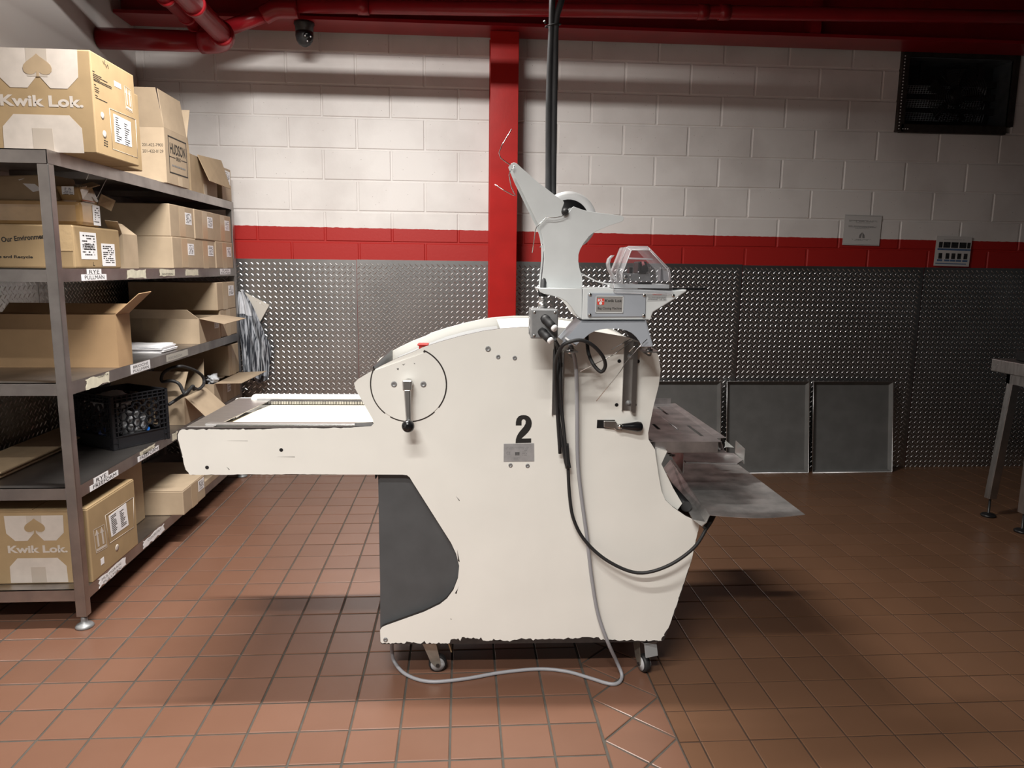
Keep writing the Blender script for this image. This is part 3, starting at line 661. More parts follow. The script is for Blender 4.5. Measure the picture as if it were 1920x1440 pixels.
# crank
h0 = L(766, 718); b = MB(); b.lathe((h0.x, -.003, h0.z), NF, [(0, .014), (.03, .0135), (.034, .012)], 20); S.part('crank_hub', b, CHROME)
b = MB(); b.hexa([(h0.x-.013, -.045, h0.z-.016), (h0.x+.013, -.045, h0.z-.016), (h0.x+.013, -.028, h0.z-.016), (h0.x-.013, -.028, h0.z-.016), (h0.x-.014, -.045, h0.z+.014), (h0.x+.014, -.045, h0.z+.014), (h0.x+.014, -.028, h0.z+.014), (h0.x-.014, -.028, h0.z+.014)])
k0 = L(766, 797, -.05)
b.hexa([(k0.x-.0065, -.05, k0.z), (k0.x+.0065, -.05, k0.z), (k0.x+.0065, -.036, k0.z), (k0.x-.0065, -.036, k0.z), (h0.x-.010, -.045, h0.z-.012), (h0.x+.010, -.045, h0.z-.012), (h0.x+.010, -.03, h0.z-.012), (h0.x-.010, -.03, h0.z-.012)])
ca = S.part('crank_arm', b, STEEL, bevel=.003)
S.part('knob', MB().lathe((k0.x, -.043, k0.z), NF, [(0, .008), (.006, .012), (.012, .017), (.022, .0185), (.031, .0165), (.036, .011), (.038, .004), (.0375, .001)], 24), BLKGLOSS, ca)
# release lever at right: slot, flat arm, black grip
q0, q1 = L(1118.7, 787), L(1154, 803.3)
sl = S.part('lever_slot', MB().slab(off([L(*p) for p in [(1118.7, 802.5), (1119.5, 787), (1153, 787), (1153.5, 803.5)]], -.0018), .0005, NF), BLACK)
S.part('lever_arm', MB().slab(off([L(*p) for p in [(1131, 788), (1153, 788.5), (1156, 793), (1166, 795), (1165.5, 806), (1155, 806), (1150, 802), (1131, 799.5)]], -.012), .009, NF), STEEL, bevel=.0015)
g0, g1 = L(1164, 800, -.02), L(1206, 800.5, -.02); ln = (g1-g0).length
S.part('lever_grip', MB().lathe(Vector((g0.x, -.017, g0.z)), (g1-g0), [(0, .0075), (ln*.1, .0085), (ln*.5, .0125), (ln*.75, .0155), (ln*.9, .0145), (ln*.97, .009), (ln, .002)], 22), BLKGLOSS)
S.part('lever_ferrule', MB().lathe(Vector((g0.x-.008, -.017, g0.z)), (g1-g0), [(0, .009), (.011, .009)], 6), CHROME)
# the big 2 and the rating plate
two = [(643, 553), (645, 490), (660, 430), (700, 385), (740, 370), (785, 365), (830, 370), (870, 387), (905, 420), (925, 465), (932, 510), (925, 570), (900, 625), (860, 680), (810, 730), (770, 765), (748, 788), (920, 786), (920, 862), (640, 870), (645, 800), (665, 740), (700, 680), (750, 620), (795, 565), (818, 520), (822, 480), (812, 452), (785, 441), (760, 450), (748, 475), (747, 553)]
S.part('number_decal', MB().slab(off([L(900+x/9.6, 740+y/9.6) for x, y in two], -.0017), .0005, NF), INK, label='black number 2')
pl = off([L(*p) for p in [(944.2, 865.5), (1001.5, 864.8), (1001.2, 830.8), (944.4, 832)]], -.0022)
rp_ = S.part('rating_plate', MB().slab(pl, .001, NF), mat('printed_metal_plate', (.42, .42, .43), .4, .4, var=.15, vscale=40))
o_ = pl[0]; b = text_mb('CE', o_+LX*.0085+LZ*.023, LX, LZ, W=.011, H=.0078); S.part('lettering', b, GREYINK, rp_)
S.part('lettering', join(print_lines(o_, LX, LZ, .006, .075, (.0445, .0395), .0011, 1, .75), print_lines(o_, LX, LZ, .056, .07, (.035, .030, .025, .020), .0012, 2, .8), print_lines(o_, LX, LZ, .03, .05, (.012, .008, .005), .0009, 3, .8)), GREYINK, rp_)
b = MB()
for k in range(7): b.slab([o_+LX*(.0345+k*.0019+a)+LZ*(.020+c_)-Vector((0, .0005, 0)) for a, c_ in ((0, 0), (.0011, 0), (.0011, .008), (0, .008))], .0003)
b.slab([o_+LX*a+LZ*c_-Vector((0, .0005, 0)) for a, c_ in ((.034, .0275), (.0475, .0275), (.0475, .029), (.034, .029))], .0003)
S.part('lettering', b, INK, rp_)
# mounting channels for the closer
def channel(xa, xb, ya, yb, lip):
    a0, a1 = L(xa, yb), L(xb, ya); zt_, zb_ = L(xa, ya).z, L(xa, yb).z
    b = MB(); b.box(a0.x, a1.x, -.004, -.0012, zb_, zt_); b.box(a1.x-.003, a1.x, -.022, -.004, zb_, zt_); b.box(a0.x, a0.x+.003, -.01, -.004, zb_, zt_); 
    if lip: b.box(a1.x, a1.x+.011, -.022, -.019, zb_-.004, zt_)
    r_ = S.part('mounting_channel', b, STEEL)
    for zz in (zt_-.045, zb_+.022): S.part('bolt', MB().lathe(((a0.x+a1.x)/2+.006, -.004, zz), NF, [(0, .0085), (.002, .0085), (.002, .0055), (.005, .005), (.006, .002)], 16), CAST, r_)
channel(1034, 1057, 655, 777, False); channel(1165, 1187, 640, 769, True)
def angle_bracket(xa, xb, yt, poly):
    a0, a1 = L(xa, yt, -.06), L(xb, yt, -.06); b = MB(); b.box(a0.x, a1.x, -.13, -.02, a0.z-.003, a0.z)
    P = off([L(*p, ly=-.05) for p in poly], -.05); b.slab(P, .003, NF); S.part('angle_bracket', b, STEEL)
    S.part('bolt', MB().lathe(((a0.x+a1.x)/2, -.10, a0.z), LZ, [(-.010, .004), (-.008, .006), (-.003, .006), (-.003, .0105), (.004, .0105), (.004, .005), (.010, .0045)], 14), CHROME)
    return a0.z
ZB = angle_bracket(1052, 1078, 654, [(1055, 653), (1077, 653), (1074, 671), (1071, 671)])
angle_bracket(1196, 1226, 654, [(1196, 655), (1225, 654), (1220, 668), (1216, 668)])
# infeed table on the arm
za = L(500, 803).z; xl = L(345, 803).x+.004; xr = L(690, 800).x
def LP(px, z): return L(px[0], px[1], 0, z)
b = MB()
pe = [LP((345, 803), za+.002), LP((402, 796), za+.004), LP((500, 753), za+.004), LP((458, 744), za+.004)]
pe = [(xl-.002, .0145, za+.002), (xl+.075, .0145, za+.002), (xl+.125, .487, za+.002), (xl-.002, .487, za+.002)]
S.part('end_plate', MB().slab(pe, .003, LZ), STEEL, bevel=.001)
S.part('conveyor_belt', MB().slab([(xl+.05, .016, za-.012), (xr+.05, .016, za-.012), (xr+.05, .44, za-.012), (xl+.13, .44, za-.012)], .02, LZ), BELT)
b = MB(); r0_ = L(392, 790, 0, za+.006); ry = max(r0_.y, .03)
b.box(xl+.045, xr-.002, .032, .062, za+.002, za+.006); b.box(xl+.045, xr-.002, .032, .036, za-.012, za+.002)
nr = S.part('guide_rail', b, ALU, bevel=.0008)
b = MB()
for k in range(70): b.box(xl+.08+k*.0048, xl+.0825+k*.0048, .029, .032, za-.009, za-.005)
S.part('drive_chain', b, DARKSTEEL, nr)
b = MB(); b.box(xl+.075, xr+.06, .432, .45, za-.01, za+.001); fr_ = S.part('chain_track', b, DARKSTEEL)
b = MB()
for k in range(75): b.box(xl+.10+k*.0056, xl+.1032+k*.0056, .428, .434, za-.009, za+.001)
S.part('chain_links', b, ALU, fr_)
# far guide: a rounded cream tube with a steel face
f0 = L(472, 741, .46)
S.part('guide_tube', MB().tube([(f0.x+.012, .475, f0.z-.018), (xr+.06, .475, f0.z-.018)], .02, 16, False).ball((f0.x+.012, .475, f0.z-.018), .02, 16, 10), CREAM)
b = MB(); b.box(f0.x+.02, xr+.06, .452, .455, za+.0, f0.z-.012); b.box(f0.x+.02, xr+.06, .455, .462, f0.z-.015, f0.z-.011); S.part('guide_face', b, ALU)
b = MB(); b.box(xl-.004, xr, .30, .31, L(500, 888).z+.01, za-.035); 
S.part('arm_floor', MB().box(xl+.02, xr, .0145, .487, za-.06, za-.05), DARKSTEEL)
q_ = [L(x, y, -.006) for x, y in [(664, 794.5), (697, 793.5), (700, 797), (697, 800), (664, 800.5)]]
S.part('rail_stop', MB().slab(off(q_, .004), .01, NF), CAST)
# casters
def caster(x, y, rot, pedal, label=None):
    c_, s_ = math.cos(rot), math.sin(rot)
    def W(a, b_, z): return Vector((x+a*c_-b_*s_, y+a*s_+b_*c_, z))
    r = .029
    b = MB(); b.obox(W(0, 0, zb-.004), (c_*.03, s_*.03, 0), (-s_*.03, c_*.03, 0), (0, 0, .004)); b.cyl(W(0, 0, zb-.02), W(0, 0, zb-.006), .022, 16)
    for sgn in (-1, 1):
        P = [W(-.027, sgn*.0165, zb-.012), W(.018, sgn*.0165, zb-.012), W(.034, sgn*.0165, r+.016), W(.036, sgn*.0165, r+.002), W(.03, sgn*.0165, r-.008), W(.02, sgn*.0165, r-.006), W(.004, sgn*.0165, r+.012), W(-.016, sgn*.0165, zb-.04)]
        n = Vector((-s_*sgn, c_*sgn, 0)); b.slab([p+n*.0025 for p in P], .0025, n)
    fk = S.part('caster_fork', b, mat('zinc_metal', (.42, .40, .35), .4, .8, var=.25, vscale=30))
    ax = Vector((-s_, c_, 0)); wc = W(.026, 0, r)
    wh = S.part('caster_wheel', MB().lathe(wc-ax*.012, ax, [(0, .012), (0, .021), (.002, .0265), (.005, r), (.019, r), (.022, .0265), (.024, .021), (.024, .012)], 28), [RUBBER])
    b = MB()
    for sgn in (-1, 1): b.lathe(wc+ax*sgn*.0122, ax*sgn, [(0, .0225), (.0012, .0225), (.0012, .012), (.004, .010), (.006, .006), (.006, .001)], 20)
    S.part('wheel_hub', b, GREYW, wh)
    S.part('axle_bolt', MB().cyl(wc-ax*.021, wc+ax*.021, .0065, 10), DARKSTEEL, wh)
    if pedal:
        b = MB(); b.obox(W(.034, 0, zb-.018), (c_*.03, s_*.03, .004), (-s_*.023, c_*.023, 0), (0, 0, .0025)); b.obox(W(.064, 0, zb-.036), (c_*.0025, s_*.0025, 0), (-s_*.022, c_*.022, 0), (c_*.006, s_*.006, -.021)); b.obox(W(.045, 0, zb-.0145), (c_*.008, s_*.008, .001), (-s_*.006, c_*.006, 0), (0, 0, .001)); S.part('brake_pedal', b, pedal, fk, bevel=.001)
cl_ = L(808, 1235, .06); cr_ = L(1203, 1232, .05)
BRASS = mat('worn_brass_pedal', (.55, .45, .28), .4, .8, var=.3, vscale=40)
caster(cl_.x-.005, .07, .05, BRASS); caster(cr_.x, .075, -1.25, mat('grey_pedal', (.33, .335, .34), .5, .2)); caster(cl_.x-.03, .43, .2, BRASS); caster(cr_.x, .43, .6, CAST)
# ---- outfeed: slotted tray, bracket tray, big sheet
zt = .768
def holes_slot(x, y0, y1, w_): return [(x, y0, zt), (x+w_, y0, zt), (x+w_, y1, zt), (x, y1, zt)]
xa, xb = L(1226, 828, 0, zt).x, L(1351, 827, 0, zt).x; y0 = max(L(1290, 828, 0, zt).y, .0); y1 = L(1270, 757, 0, zt).y
TRB = mat('stainless_tray_sheet', (.52, .49, .49), .40, .9, var=.35, vscale=16, bump=.05, bscale=50)
sl_ = [holes_slot(L(1275, 797, 0, zt).x+.02, L(1303, 818, 0, zt).y, L(1276, 798, 0, zt).y, .011), holes_slot(L(1231, 763, 0, zt).x, L(1249, 777, 0, zt).y, L(1230, 763, 0, zt).y, .011), holes_slot(L(1219, 795, 0, zt).x+.005, L(1231, 805, 0, zt).y, L(1219, 795, 0, zt).y, .011)]
S.part('slot_shade_sheet', MB().box(xa-.01, xb-.015, y0+.03, y1-.02, zt-.03, zt-.024), BLACK)  # black sheet added below the slots to give them their dark shade
ot = S.part('slotted_tray', MB().holed([(xa-.02, y0, zt), (xb, y0, zt), (xb, y1, zt), (xa-.02, y1, zt)], sl_, .002, LZ), TRB)
b = MB(); b.box(xa+.005, xb-.01, y0-.002, y0, zt-.034, zt); b.box(xa+.005, xb+.02, y0, y0+.03, zt-.036, zt-.034); b.slab([(xa+.005, y0-.002, zt), (xa+.005, y0-.002, zt-.034), (xa-.03, y0+.06, zt-.02), (xa-.03, y0+.06, zt+.01)], .002); S.part('tray_lip', b, TRB)
b = MB(); b.slab([(xb, y0+.045, zt), (xb+.03, y0+.045, zt+.002), (xb+.026, y1-.01, zt+.004), (xb, y1, zt)], .0015, LZ); b.slab([(xb, y0, zt), (xb+.012, y0, zt-.03), (xb+.012, y0+.05, zt-.03), (xb, y0+.045, zt)], .0015); b.box(xb-.12, xb+.01, y1-.004, y1-.002, zt, zt+.022); S.part('tray_wing', b, TRB)
m_ = (L(1231, 775, 0, zt), L(1271, 806, 0, zt)); b = MB(); b.cyl((m_[1].x, m_[1].y, zt+.001), (m_[1].x-.003, m_[0].y, zt+.001), .0025, 8); S.part('tray_rib', b, TRB)
zm = .652
m0 = [L(*p, 0, zm) for p in [(1272, 855), (1286, 865.5), (1383, 868.5), (1393, 862), (1376, 849.5), (1342, 847), (1262, 846), (1255, 852)]]
S.part('bracket_tray', MB().slab(m0, .006, LZ), TRB, bevel=.001)
m1 = L(1275, 868, 0, zm); b = MB(); b.slab([(m1.x+.005, m1.y-.02, zm-.03), (m1.x+.005, m1.y-.02, zm+.035), (m1.x+.005, m1.y+.13, zm+.04), (m1.x+.005, m1.y+.13, zm-.01)], .002); S.part('tray_fin', b, ALU)
m2 = L(1393, 862, 0, zm); b = MB(); b.slab([(m2.x, m2.y-.01, zm-.012), (m2.x, m2.y-.01, zm+.04), (m2.x+.004, m2.y+.09, zm+.045), (m2.x+.004, m2.y+.09, zm+.0)], .002); b.slab([(m2.x, m2.y+.09, zm+.02), (m2.x-.03, m2.y+.10, zm+.045), (m2.x-.03, m2.y+.10, zm+.02)], .002); S.part('tray_fin', b, mat('clear_fin_steel', (.5, .52, .5), .3, .8))
b = MB(); b.cyl((m0[6].x-.02, m0[6].y, zm-.004), (m0[4].x-.04, m0[4].y+.04, zm-.004), .007, 10); S.part('support_bar', b, BLACK)
zs = .575
b = MB(); P = [L(*p, 0, zs) for p in [(1246, 867), (1250, 862), (1397, 868)]]
sh_n = L(1330, 965.5, 0, zs).y; sh_f = L(1257, 862, 0, zs).y; sx0, sx1 = L(1330, 965, 0, zs).x, L(1510, 965, 0, zs).x
xf_ = L(1257, 862, 0, zs).x; nseg = 16; vs = []
for k in range(nseg+1):
    tt = k/nseg; vs.append((sx0+(sx1-sx0)*tt, sh_n-.016*math.sin(math.pi*tt), zs-.004*math.sin(math.pi*tt)))
S.part('outfeed_sheet', MB().slab(vs+[(sx1, sh_f, zs), (xf_, sh_f, zs)], .0015, LZ), TRAYM)
b = MB(); b.slab([(sx0, sh_n, zs), (xf_, sh_f, zs), (xf_-.03, sh_f-.02, zs-.026), (sx0-.034, sh_n+.05, zs-.032), (sx0-.022, sh_n+.0, zs-.034), (sx0-.010, sh_n-.006, zs-.020)], .0015); S.part('sheet_flange', b, TRAYM)
wq = [L(*p, ly=.02) for p in [(1231, 841), (1251, 846), (1240, 870), (1262, 915), (1279, 944), (1269, 958), (1258, 950), (1246, 938), (1239, 920), (1230, 870)]]
S.part('side_wedge', MB().slab(off(wq, .02), .28, NF), CREAM)
b = MB(); e = L(1287, 950, .03); b.cyl((e.x, .03, e.z), (e.x, .4, e.z), .017, 16); S.part('roller', b, BLACK)
b = MB(); b.box(L(1216, 824).x, sx0, .10, .40, .50, zs-.03); S.part('outfeed_support', b, DARKSTEEL)
# ================================================================== BAG CLOSING UNIT on the slicer (same local frame)
U = Thing('bag_closer', 'pale grey bag closing machine bolted on top of the slicer', 'bag closer', MO+Vector((.2, -.02, ZB)), MB_ANG)
MM = Matrix.Translation(MO) @ Matrix.Rotation(MB_ANG, 4, 'Z')
def Wd(p): return MM @ Vector(p)
class LB(MB):                                             # authored in slicer-local coordinates, stored in world
    def add(s, vs, fs, smooth=False): return MB.add(s, [Wd(v) for v in vs], fs, smooth)
YB = -.13
hs = off([L(*p, ly=YB) for p in c4([(772, 242), (800, 238), (1440, 262), (1553, 252), (1545, 268), (1440, 335), (1300, 420), (1287, 448), (1282, 478), (765, 478)])], YB)
U.part('housing', LB().slab(hs, .15, NF), UNIT, bevel=.0025)
hs = off([L(*p, ly=YB) for p in c4([(437, 240), (768, 242), (766, 472), (742, 460), (715, 430), (690, 388), (650, 342), (600, 315), (540, 298), (482, 285), (452, 272)])], YB+.004)
U.part('wing_plate', LB().slab(hs, .13, NF), UNIT, bevel=.002)
top = LB(); e0, e1 = L(1320, 540, -.06), L(1200, 541, -.06)
top.box(e1.x, e0.x-.012, -.10, -.03, e1.z-.002, e1.z+.004); top.box(e0.x-.06, e0.x, -.085, -.06, e1.z-.001, e1.z+.005); U.part('feed_rail', top, BLACK)
pn = off([L(*p, ly=YB) for p in c4([(806, 285), (812, 277), (1236, 280), (1243, 288), (1240, 448), (1232, 456), (812, 458), (804, 450)])], YB-.004)
cp = U.part('cover_plate', LB().slab(pn, .004, NF), UNITB, bevel=.002)
for p in c4([(824, 289), (1229, 293), (821, 441), (1224, 445)]):
    q = L(*p, ly=YB); U.part('screw', LB().lathe((q.x, YB-.004, q.z), NF, [(0, .0052), (.002, .0048), (.0035, .003), (.0038, .001)], 14), CHROME, cp)
np_ = off([L(*p, ly=YB) for p in c4([(862, 425), (1070, 425), (1076, 300), (868, 297)])], YB-.0055)
nm = U.part('name_plate', LB().slab(np_, .0015, NF), mat('engraved_plate', (.55, .53, .51), .35, .6, var=.1, vscale=60), bevel=.0006)
o_ = np_[0]; W_ = np_[1].x-np_[0].x; H_ = np_[3].z-np_[0].z
def txl(s, x, z, W, H, mt, par, bold=.0, dy=.0005, th=U, o=None):
    o = o_ if o is None else o
    b = text_mb(s, o+LX*x+LZ*z-Vector((0, dy, 0)), LX, LZ, W=W, H=H, bold=bold); bb = MB(); bb.add([Wd(v) for v in b.v], b.f); return th.part('lettering', bb, mt, par)
rd = LB().slab([o_+LX*a+LZ*c-Vector((0, .0004, 0)) for a, c in ((.06*W_, .5*H_), (.08*W_, .47*H_), (.29*W_, .47*H_), (.31*W_, .5*H_), (.31*W_, .84*H_), (.05*W_, .84*H_))], .0003, NF)
U.part('emblem', rd, REDINK, nm)
txl('KL', .08*W_, .66*H_, .2*W_, .15*H_, WHITE, nm, .04, .0009)
b = LB().lathe(o_+LX*.18*W_+LZ*.56*H_-Vector((0, .0006, 0)), NF, [(0, .0042), (.0003, .0042)], 12); U.part('emblem', b, WHITE, nm)
txl('Kwik Lok', .34*W_, .64*H_, .6*W_, .16*H_, INK, nm, .01)
txl('Bag Closing Machine', .08*W_, .17*H_, .86*W_, .17*H_, INK, nm, .0)
b = LB()
for (a0, a1, c0, c1_) in ((.0, 1, .0, .05), (0, 1, .95, 1), (0, .03, 0, 1), (.97, 1, 0, 1)): b.slab([o_+LX*a*W_+LZ*c*H_-Vector((0, .0008, 0)) for a, c in ((a0, c0), (a1, c0), (a1, c1_), (a0, c1_))], .0006, NF)
U.part('plate_rim', b, UNIT, nm)
ct = off([L(*p, ly=YB) for p in c4([(1253, 340), (1398, 335), (1400, 275), (1253, 272)])], YB-.0008)
cs_ = U.part('caution_label', LB().slab(ct, .0006, NF), mat('clear_label', (.52, .54, .55), .3))
W2 = ct[1].x-ct[0].x; H2 = ct[2].z-ct[0].z
txl('CAUTION', .27*W2, .72*H2, .46*W2, .17*H2, REDINK, cs_, .02, .0005, U, ct[0])
b = print_lines(ct[0], LX, LZ, .05*W2, .95*W2, (.44*H2, .30*H2, .17*H2), .07*H2, 9, .95); bb = MB(); bb.add([Wd(v) for v in b.v], b.f); U.part('lettering', bb, GREYINK, cs_)
q = L(1262, 554, YB); U.part('screw', LB().lathe((q.x, YB, q.z), NF, [(0, .005), (.003, .004), (.0036, .001)], 14), CHROME)
# arched stand, near and far plates with a top sheet
arch = c4([(762, 488), (1240, 486), (1266, 592), (1292, 678), (1212, 680), (1196, 640), (1172, 608), (1140, 578), (1100, 559), (1050, 548), (1000, 545), (950, 546), (900, 552), (858, 564), (820, 584), (782, 616), (745, 645), (720, 672), (612, 660), (625, 640)])
na = off([L(*p, ly=-.135) for p in arch], -.135)
U.part('stand_plate', LB().slab(na, .004, NF), UNITB)
U.part('stand_plate', LB().slab(off(na, .0), .004, NF), mat('dark_blue_grey', (.12, .125, .135), .5))
b = LB(); b.slab([Vector((na[0].x, -.135, na[0].z)), Vector((na[1].x, -.135, na[1].z)), Vector((na[1].x, 0, na[1].z)), Vector((na[0].x, 0, na[0].z))], .004, LZ)
i_ = 19; b.slab([Vector((na[0].x, -.131, na[0].z)), Vector((na[0].x, -.004, na[0].z)), Vector((na[19].x, -.004, na[19].z)), Vector((na[19].x, -.131, na[19].z))], .003)
b.slab([Vector((na[1].x, -.131, na[1].z)), Vector((na[1].x, -.004, na[1].z)), Vector((na[3].x, -.004, na[3].z)), Vector((na[3].x, -.131, na[3].z))], .003); U.part('stand_side', b, UNITB)
f0 = na[18]; f1 = na[3]
# reel holder plate
fan = [(920+x/4.5, 220+y/4.5) for x, y in [(168, 402), (176, 388), (196, 380), (215, 385), (232, 400), (390, 540), (470, 600), (545, 658), (612, 705), (621, 720), (612, 748), (600, 775), (602, 800), (615, 818), (635, 824), (655, 812), (672, 785), (684, 762), (700, 752), (765, 776), (840, 796), (1000, 816), (1105, 830), (1122, 842), (1124, 862), (1112, 878), (1000, 915), (915, 950), (870, 972), (832, 1002), (785, 1062), (755, 1115), (741, 1160), (740, 1215), (750, 1275), (768, 1330), (775, 1370), (774, 1440), (432, 1442), (432, 1370), (445, 1280), (452, 1190), (452, 1090), (440, 1015), (425, 955), (395, 890), (225, 545), (178, 432)]]
YF = -.10
fp = [L(*p, ly=YF) for p in fan]; zb_ = L(1030, 478, YF).z
fp = [Vector((p.x, YF, p.z)) for p in fp]
U.part('reel_plate', LB().slab(fp, .003, NF), UNIT, bevel=.0008)
fb = [Vector((p.x, p.y, p.z)) for p in fp]
b = LB(); b.slab([Vector((p.x-.004, YF+.045, p.z)) for p in fp], .003, NF); U.part('reel_plate', b, UNIT)
rc = L(920+640/4.5, 220+880/4.5, .0); rr = (L(920+845/4.5, 415, 0).x-L(920+430/4.5, 415, 0).x)/2*1.13
U.part('label_reel', LB().lathe((rc.x, -.045, rc.z), (0, 1, 0), [(0, rr*.80), (0, rr), (.02, rr), (.02, rr*.8)], 48), WHITE)
U.part('reel_hub', LB().lathe((rc.x, -.042, rc.z), (0, 1, 0), [(-.006, rr*.05), (-.006, rr*.72), (.006, rr*.72), (.006, rr*.05)], 36), BLACK)
sp = L(920+630/4.5, 220+795/4.5, YF-.01); U.part('reel_spindle', LB().lathe((sp.x, YF+.045, sp.z), NF, [(0, .01), (.05, .01), (.058, .0075), (.064, .003)], 18), RUBBER)
# bent guide wires
def wire(px, ly, r=.0013, name='guide_wire', m_=CHROME, th=U):
    if not isinstance(ly, (list, tuple)): ly = [ly]*len(px)
    return th.part(name, LB().tube([L(*p, ly=y) for p, y in zip(px, ly)], r, 6, False), m_)
fw = lambda pts: [(920+x/4.5, 220+y/4.5) for x, y in pts]
wire(fw([(178, 100), (95, 235), (70, 300), (85, 345), (140, 385), (170, 404)]), YF-.006)
wire(fw([(200, 405), (195, 428), (165, 450), (155, 485), (172, 580), (195, 635), (212, 662), (185, 655), (120, 620), (33, 567)]), YF-.01)
wire(fw([(635, 812), (600, 835), (540, 848), (468, 845), (388, 925), (378, 950), (350, 1142)]), YF-.012)
wire(fw([(438, 1068), (416, 1098)]), YF+.01)
u2 = lambda pts: [(1020+x/7.2, 580+y/7.2) for x, y in pts]
wire(u2([(1392, 402), (1290, 500), (1090, 735), (1046, 815), (705, 1240)]), [-.15, -.15, -.15, -.15, -.15])
wire(u2([(1280, 440), (1145, 575)]), -.10)
wire(u2([(1170, 400), (905, 548)]), -.06, .0014, 'guide_wire', CAST); wire(u2([(1230, 400), (950, 605), (915, 625), (490, 838)]), [-.06, -.06, -.06, -.08])
wire(u2([(285, 382), (425, 490)]), -.145, .0028, 'cable_tie_tail', WHITE)
# clear cover and the mechanism under it
cx = lambda pts: [(1050+x/6.857, 430+y/6.857) for x, y in pts]
ol = cx([(742, 690), (735, 560), (760, 500), (868, 232), (885, 220), (1130, 220), (1150, 232), (1408, 498), (1422, 530), (1440, 665)])
YN, YR = -.155, .0
fr_ = [L(*p, ly=-.135) for p in ol]
cxm = sum(p.x for p in fr_)/len(fr_); zb0 = fr_[0].z
near = [Vector((cxm+(p.x-cxm)*.86, YN, zb0+(p.z-zb0)*.9)) for p in fr_]
ring = [near, off(fr_, -.125), off(fr_, -.02), [Vector((cxm+(p.x-cxm)*.9, .0, zb0+(p.z-zb0)*.93)) for p in fr_]]
b = LB(); k = len(fr_); vs = [v for r_ in ring for v in r_]
b.add(vs, [(j*k+i, j*k+i+1, (j+1)*k+i+1, (j+1)*k+i) for j in range(3) for i in range(k-1)]+[tuple(range(k))]+[tuple(range(4*k-1, 3*k-1, -1))])
dm = U.part('clear_cover', b, GLASSY); so = dm.modifiers.new('thick', 'SOLIDIFY'); so.thickness = .0022
lp_ = off([L(*p, ly=YB-.004) for p in cx([(690, 690), (680, 760), (692, 800), (720, 815), (1425, 832), (1442, 815), (1442, 668), (1420, 660), (720, 670)])], YB-.008)
b = LB().slab(lp_, .002, NF); U.part('cover_lip', b, GLASSY)
b = LB()
for a, c in zip(near, near[1:]): b.cyl(a, c, .0014, 6)
for a, c in zip(ring[1], ring[1][1:]): b.cyl(a, c, .0012, 6)
for i in (2, 3, 6, 7): b.cyl(near[i], ring[1][i], .0012, 6)
hh = [L(*p, ly=-.14) for p in cx([(870, 375), (1190, 385)])]; b.cyl(hh[0], hh[1], .0025, 6)
for a, c in zip(lp_[:6], lp_[1:6]): b.cyl(a, c, .0012, 6)
U.part('moulded_edge', b, mat('clear_plastic_edge', (.72, .72, .74), .2, alpha=.55), dm)
th_ = [L(*p, ly=-.10) for p in cx([(720, 660), (665, 600), (620, 520), (605, 440), (620, 380), (665, 335)])]
b = LB(); 
for a, c in zip(th_, th_[1:]): b.hexa([a+Vector((0, -.02, 0)), a+Vector((.004, -.02, 0)), a+Vector((.004, .02, 0)), a+Vector((0, .02, 0)), c+Vector((0, -.02, 0)), c+Vector((.004, -.02, 0)), c+Vector((.004, .02, 0)), c+Vector((0, .02, 0))])
U.part('clear_guard_strip', b, mat('frosted_strip', (.62, .62, .64), .3, trans=.35))
def q3(x, y, ly=-.09): return L(*cx([(x, y)])[0], ly=ly)
def rb(x0, y0, x1, y1, l0, l1, mb=None):
    mb = mb or LB(); a, c = q3(x0, y1, l0), q3(x1, y0, l0); return mb.box(a.x, c.x, l0, l1, a.z, c.z)
U.part('deck', rb(700, 712, 1405, 752, -.12, -.01), UNIT)
mc = U.part('mechanism', rb(800, 570, 1165, 662, -.11, -.07), CAST, bevel=.001)
U.part('closing_head', rb(1005, 415, 1120, 570, -.115, -.05), BLACK, mc, bevel=.003)
p_ = q3(1110, 525, -.12); U.part('closing_head', LB().cyl(p_, p_+Vector((0, .05, 0)), .0052, 14).cyl(q3(1090, 500, -.118), q3(1090, 500, -.06), .009, 14), BLACK, mc)
b = LB(); pk = [q3(*p, -.117) for p in [(1050, 415), (1075, 412), (1108, 490), (1065, 505)]]; b.slab(off(pk, -.1165), .001, NF); U.part('pink_tag', b, PINK, mc)
U.part('pressure_foot', rb(890, 490, 935, 575, -.10, -.07), BLACK, mc)
p_ = q3(843, 615, -.113); U.part('roller', LB().lathe(p_, (0, 1, 0), [(-.004, .002), (-.004, .006), (-.002, .0066), (0, .004), (0, .0045), (.03, .0075)], 18), CHROME, mc)
for x, y in ((905, 595), (905, 645), (1010, 550), (1025, 630), (815, 700), (875, 703), (1165, 490)): U.part('screw', LB().ball(q3(x, y, -.112), .0026, 10, 6), CHROME, mc)
U.part('back_bracket', rb(1290, 510, 1400, 665, -.05, -.02), mat('dark_bracket', (.16, .155, .165), .5), mc)
for x in (1295, 1328, 1360): U.part('screw', LB().ball(q3(x, 500, -.055), .003, 10, 6), CHROME, mc)
U.part('drive_wheel', rb(1000, 680, 1180, 720, -.10, -.03), BLACK, mc)
ft = cx([(560, 740), (560, 680), (600, 660), (690, 655), (690, 740)]); U.part('end_cap', LB().slab(off([L(*p, ly=-.03) for p in ft], -.03), .02, NF), GLASSY)
wire(cx([(265, 565), (460, 665), (620, 705), (745, 725)]), -.05, .0022, 'label_strip', WHITE)
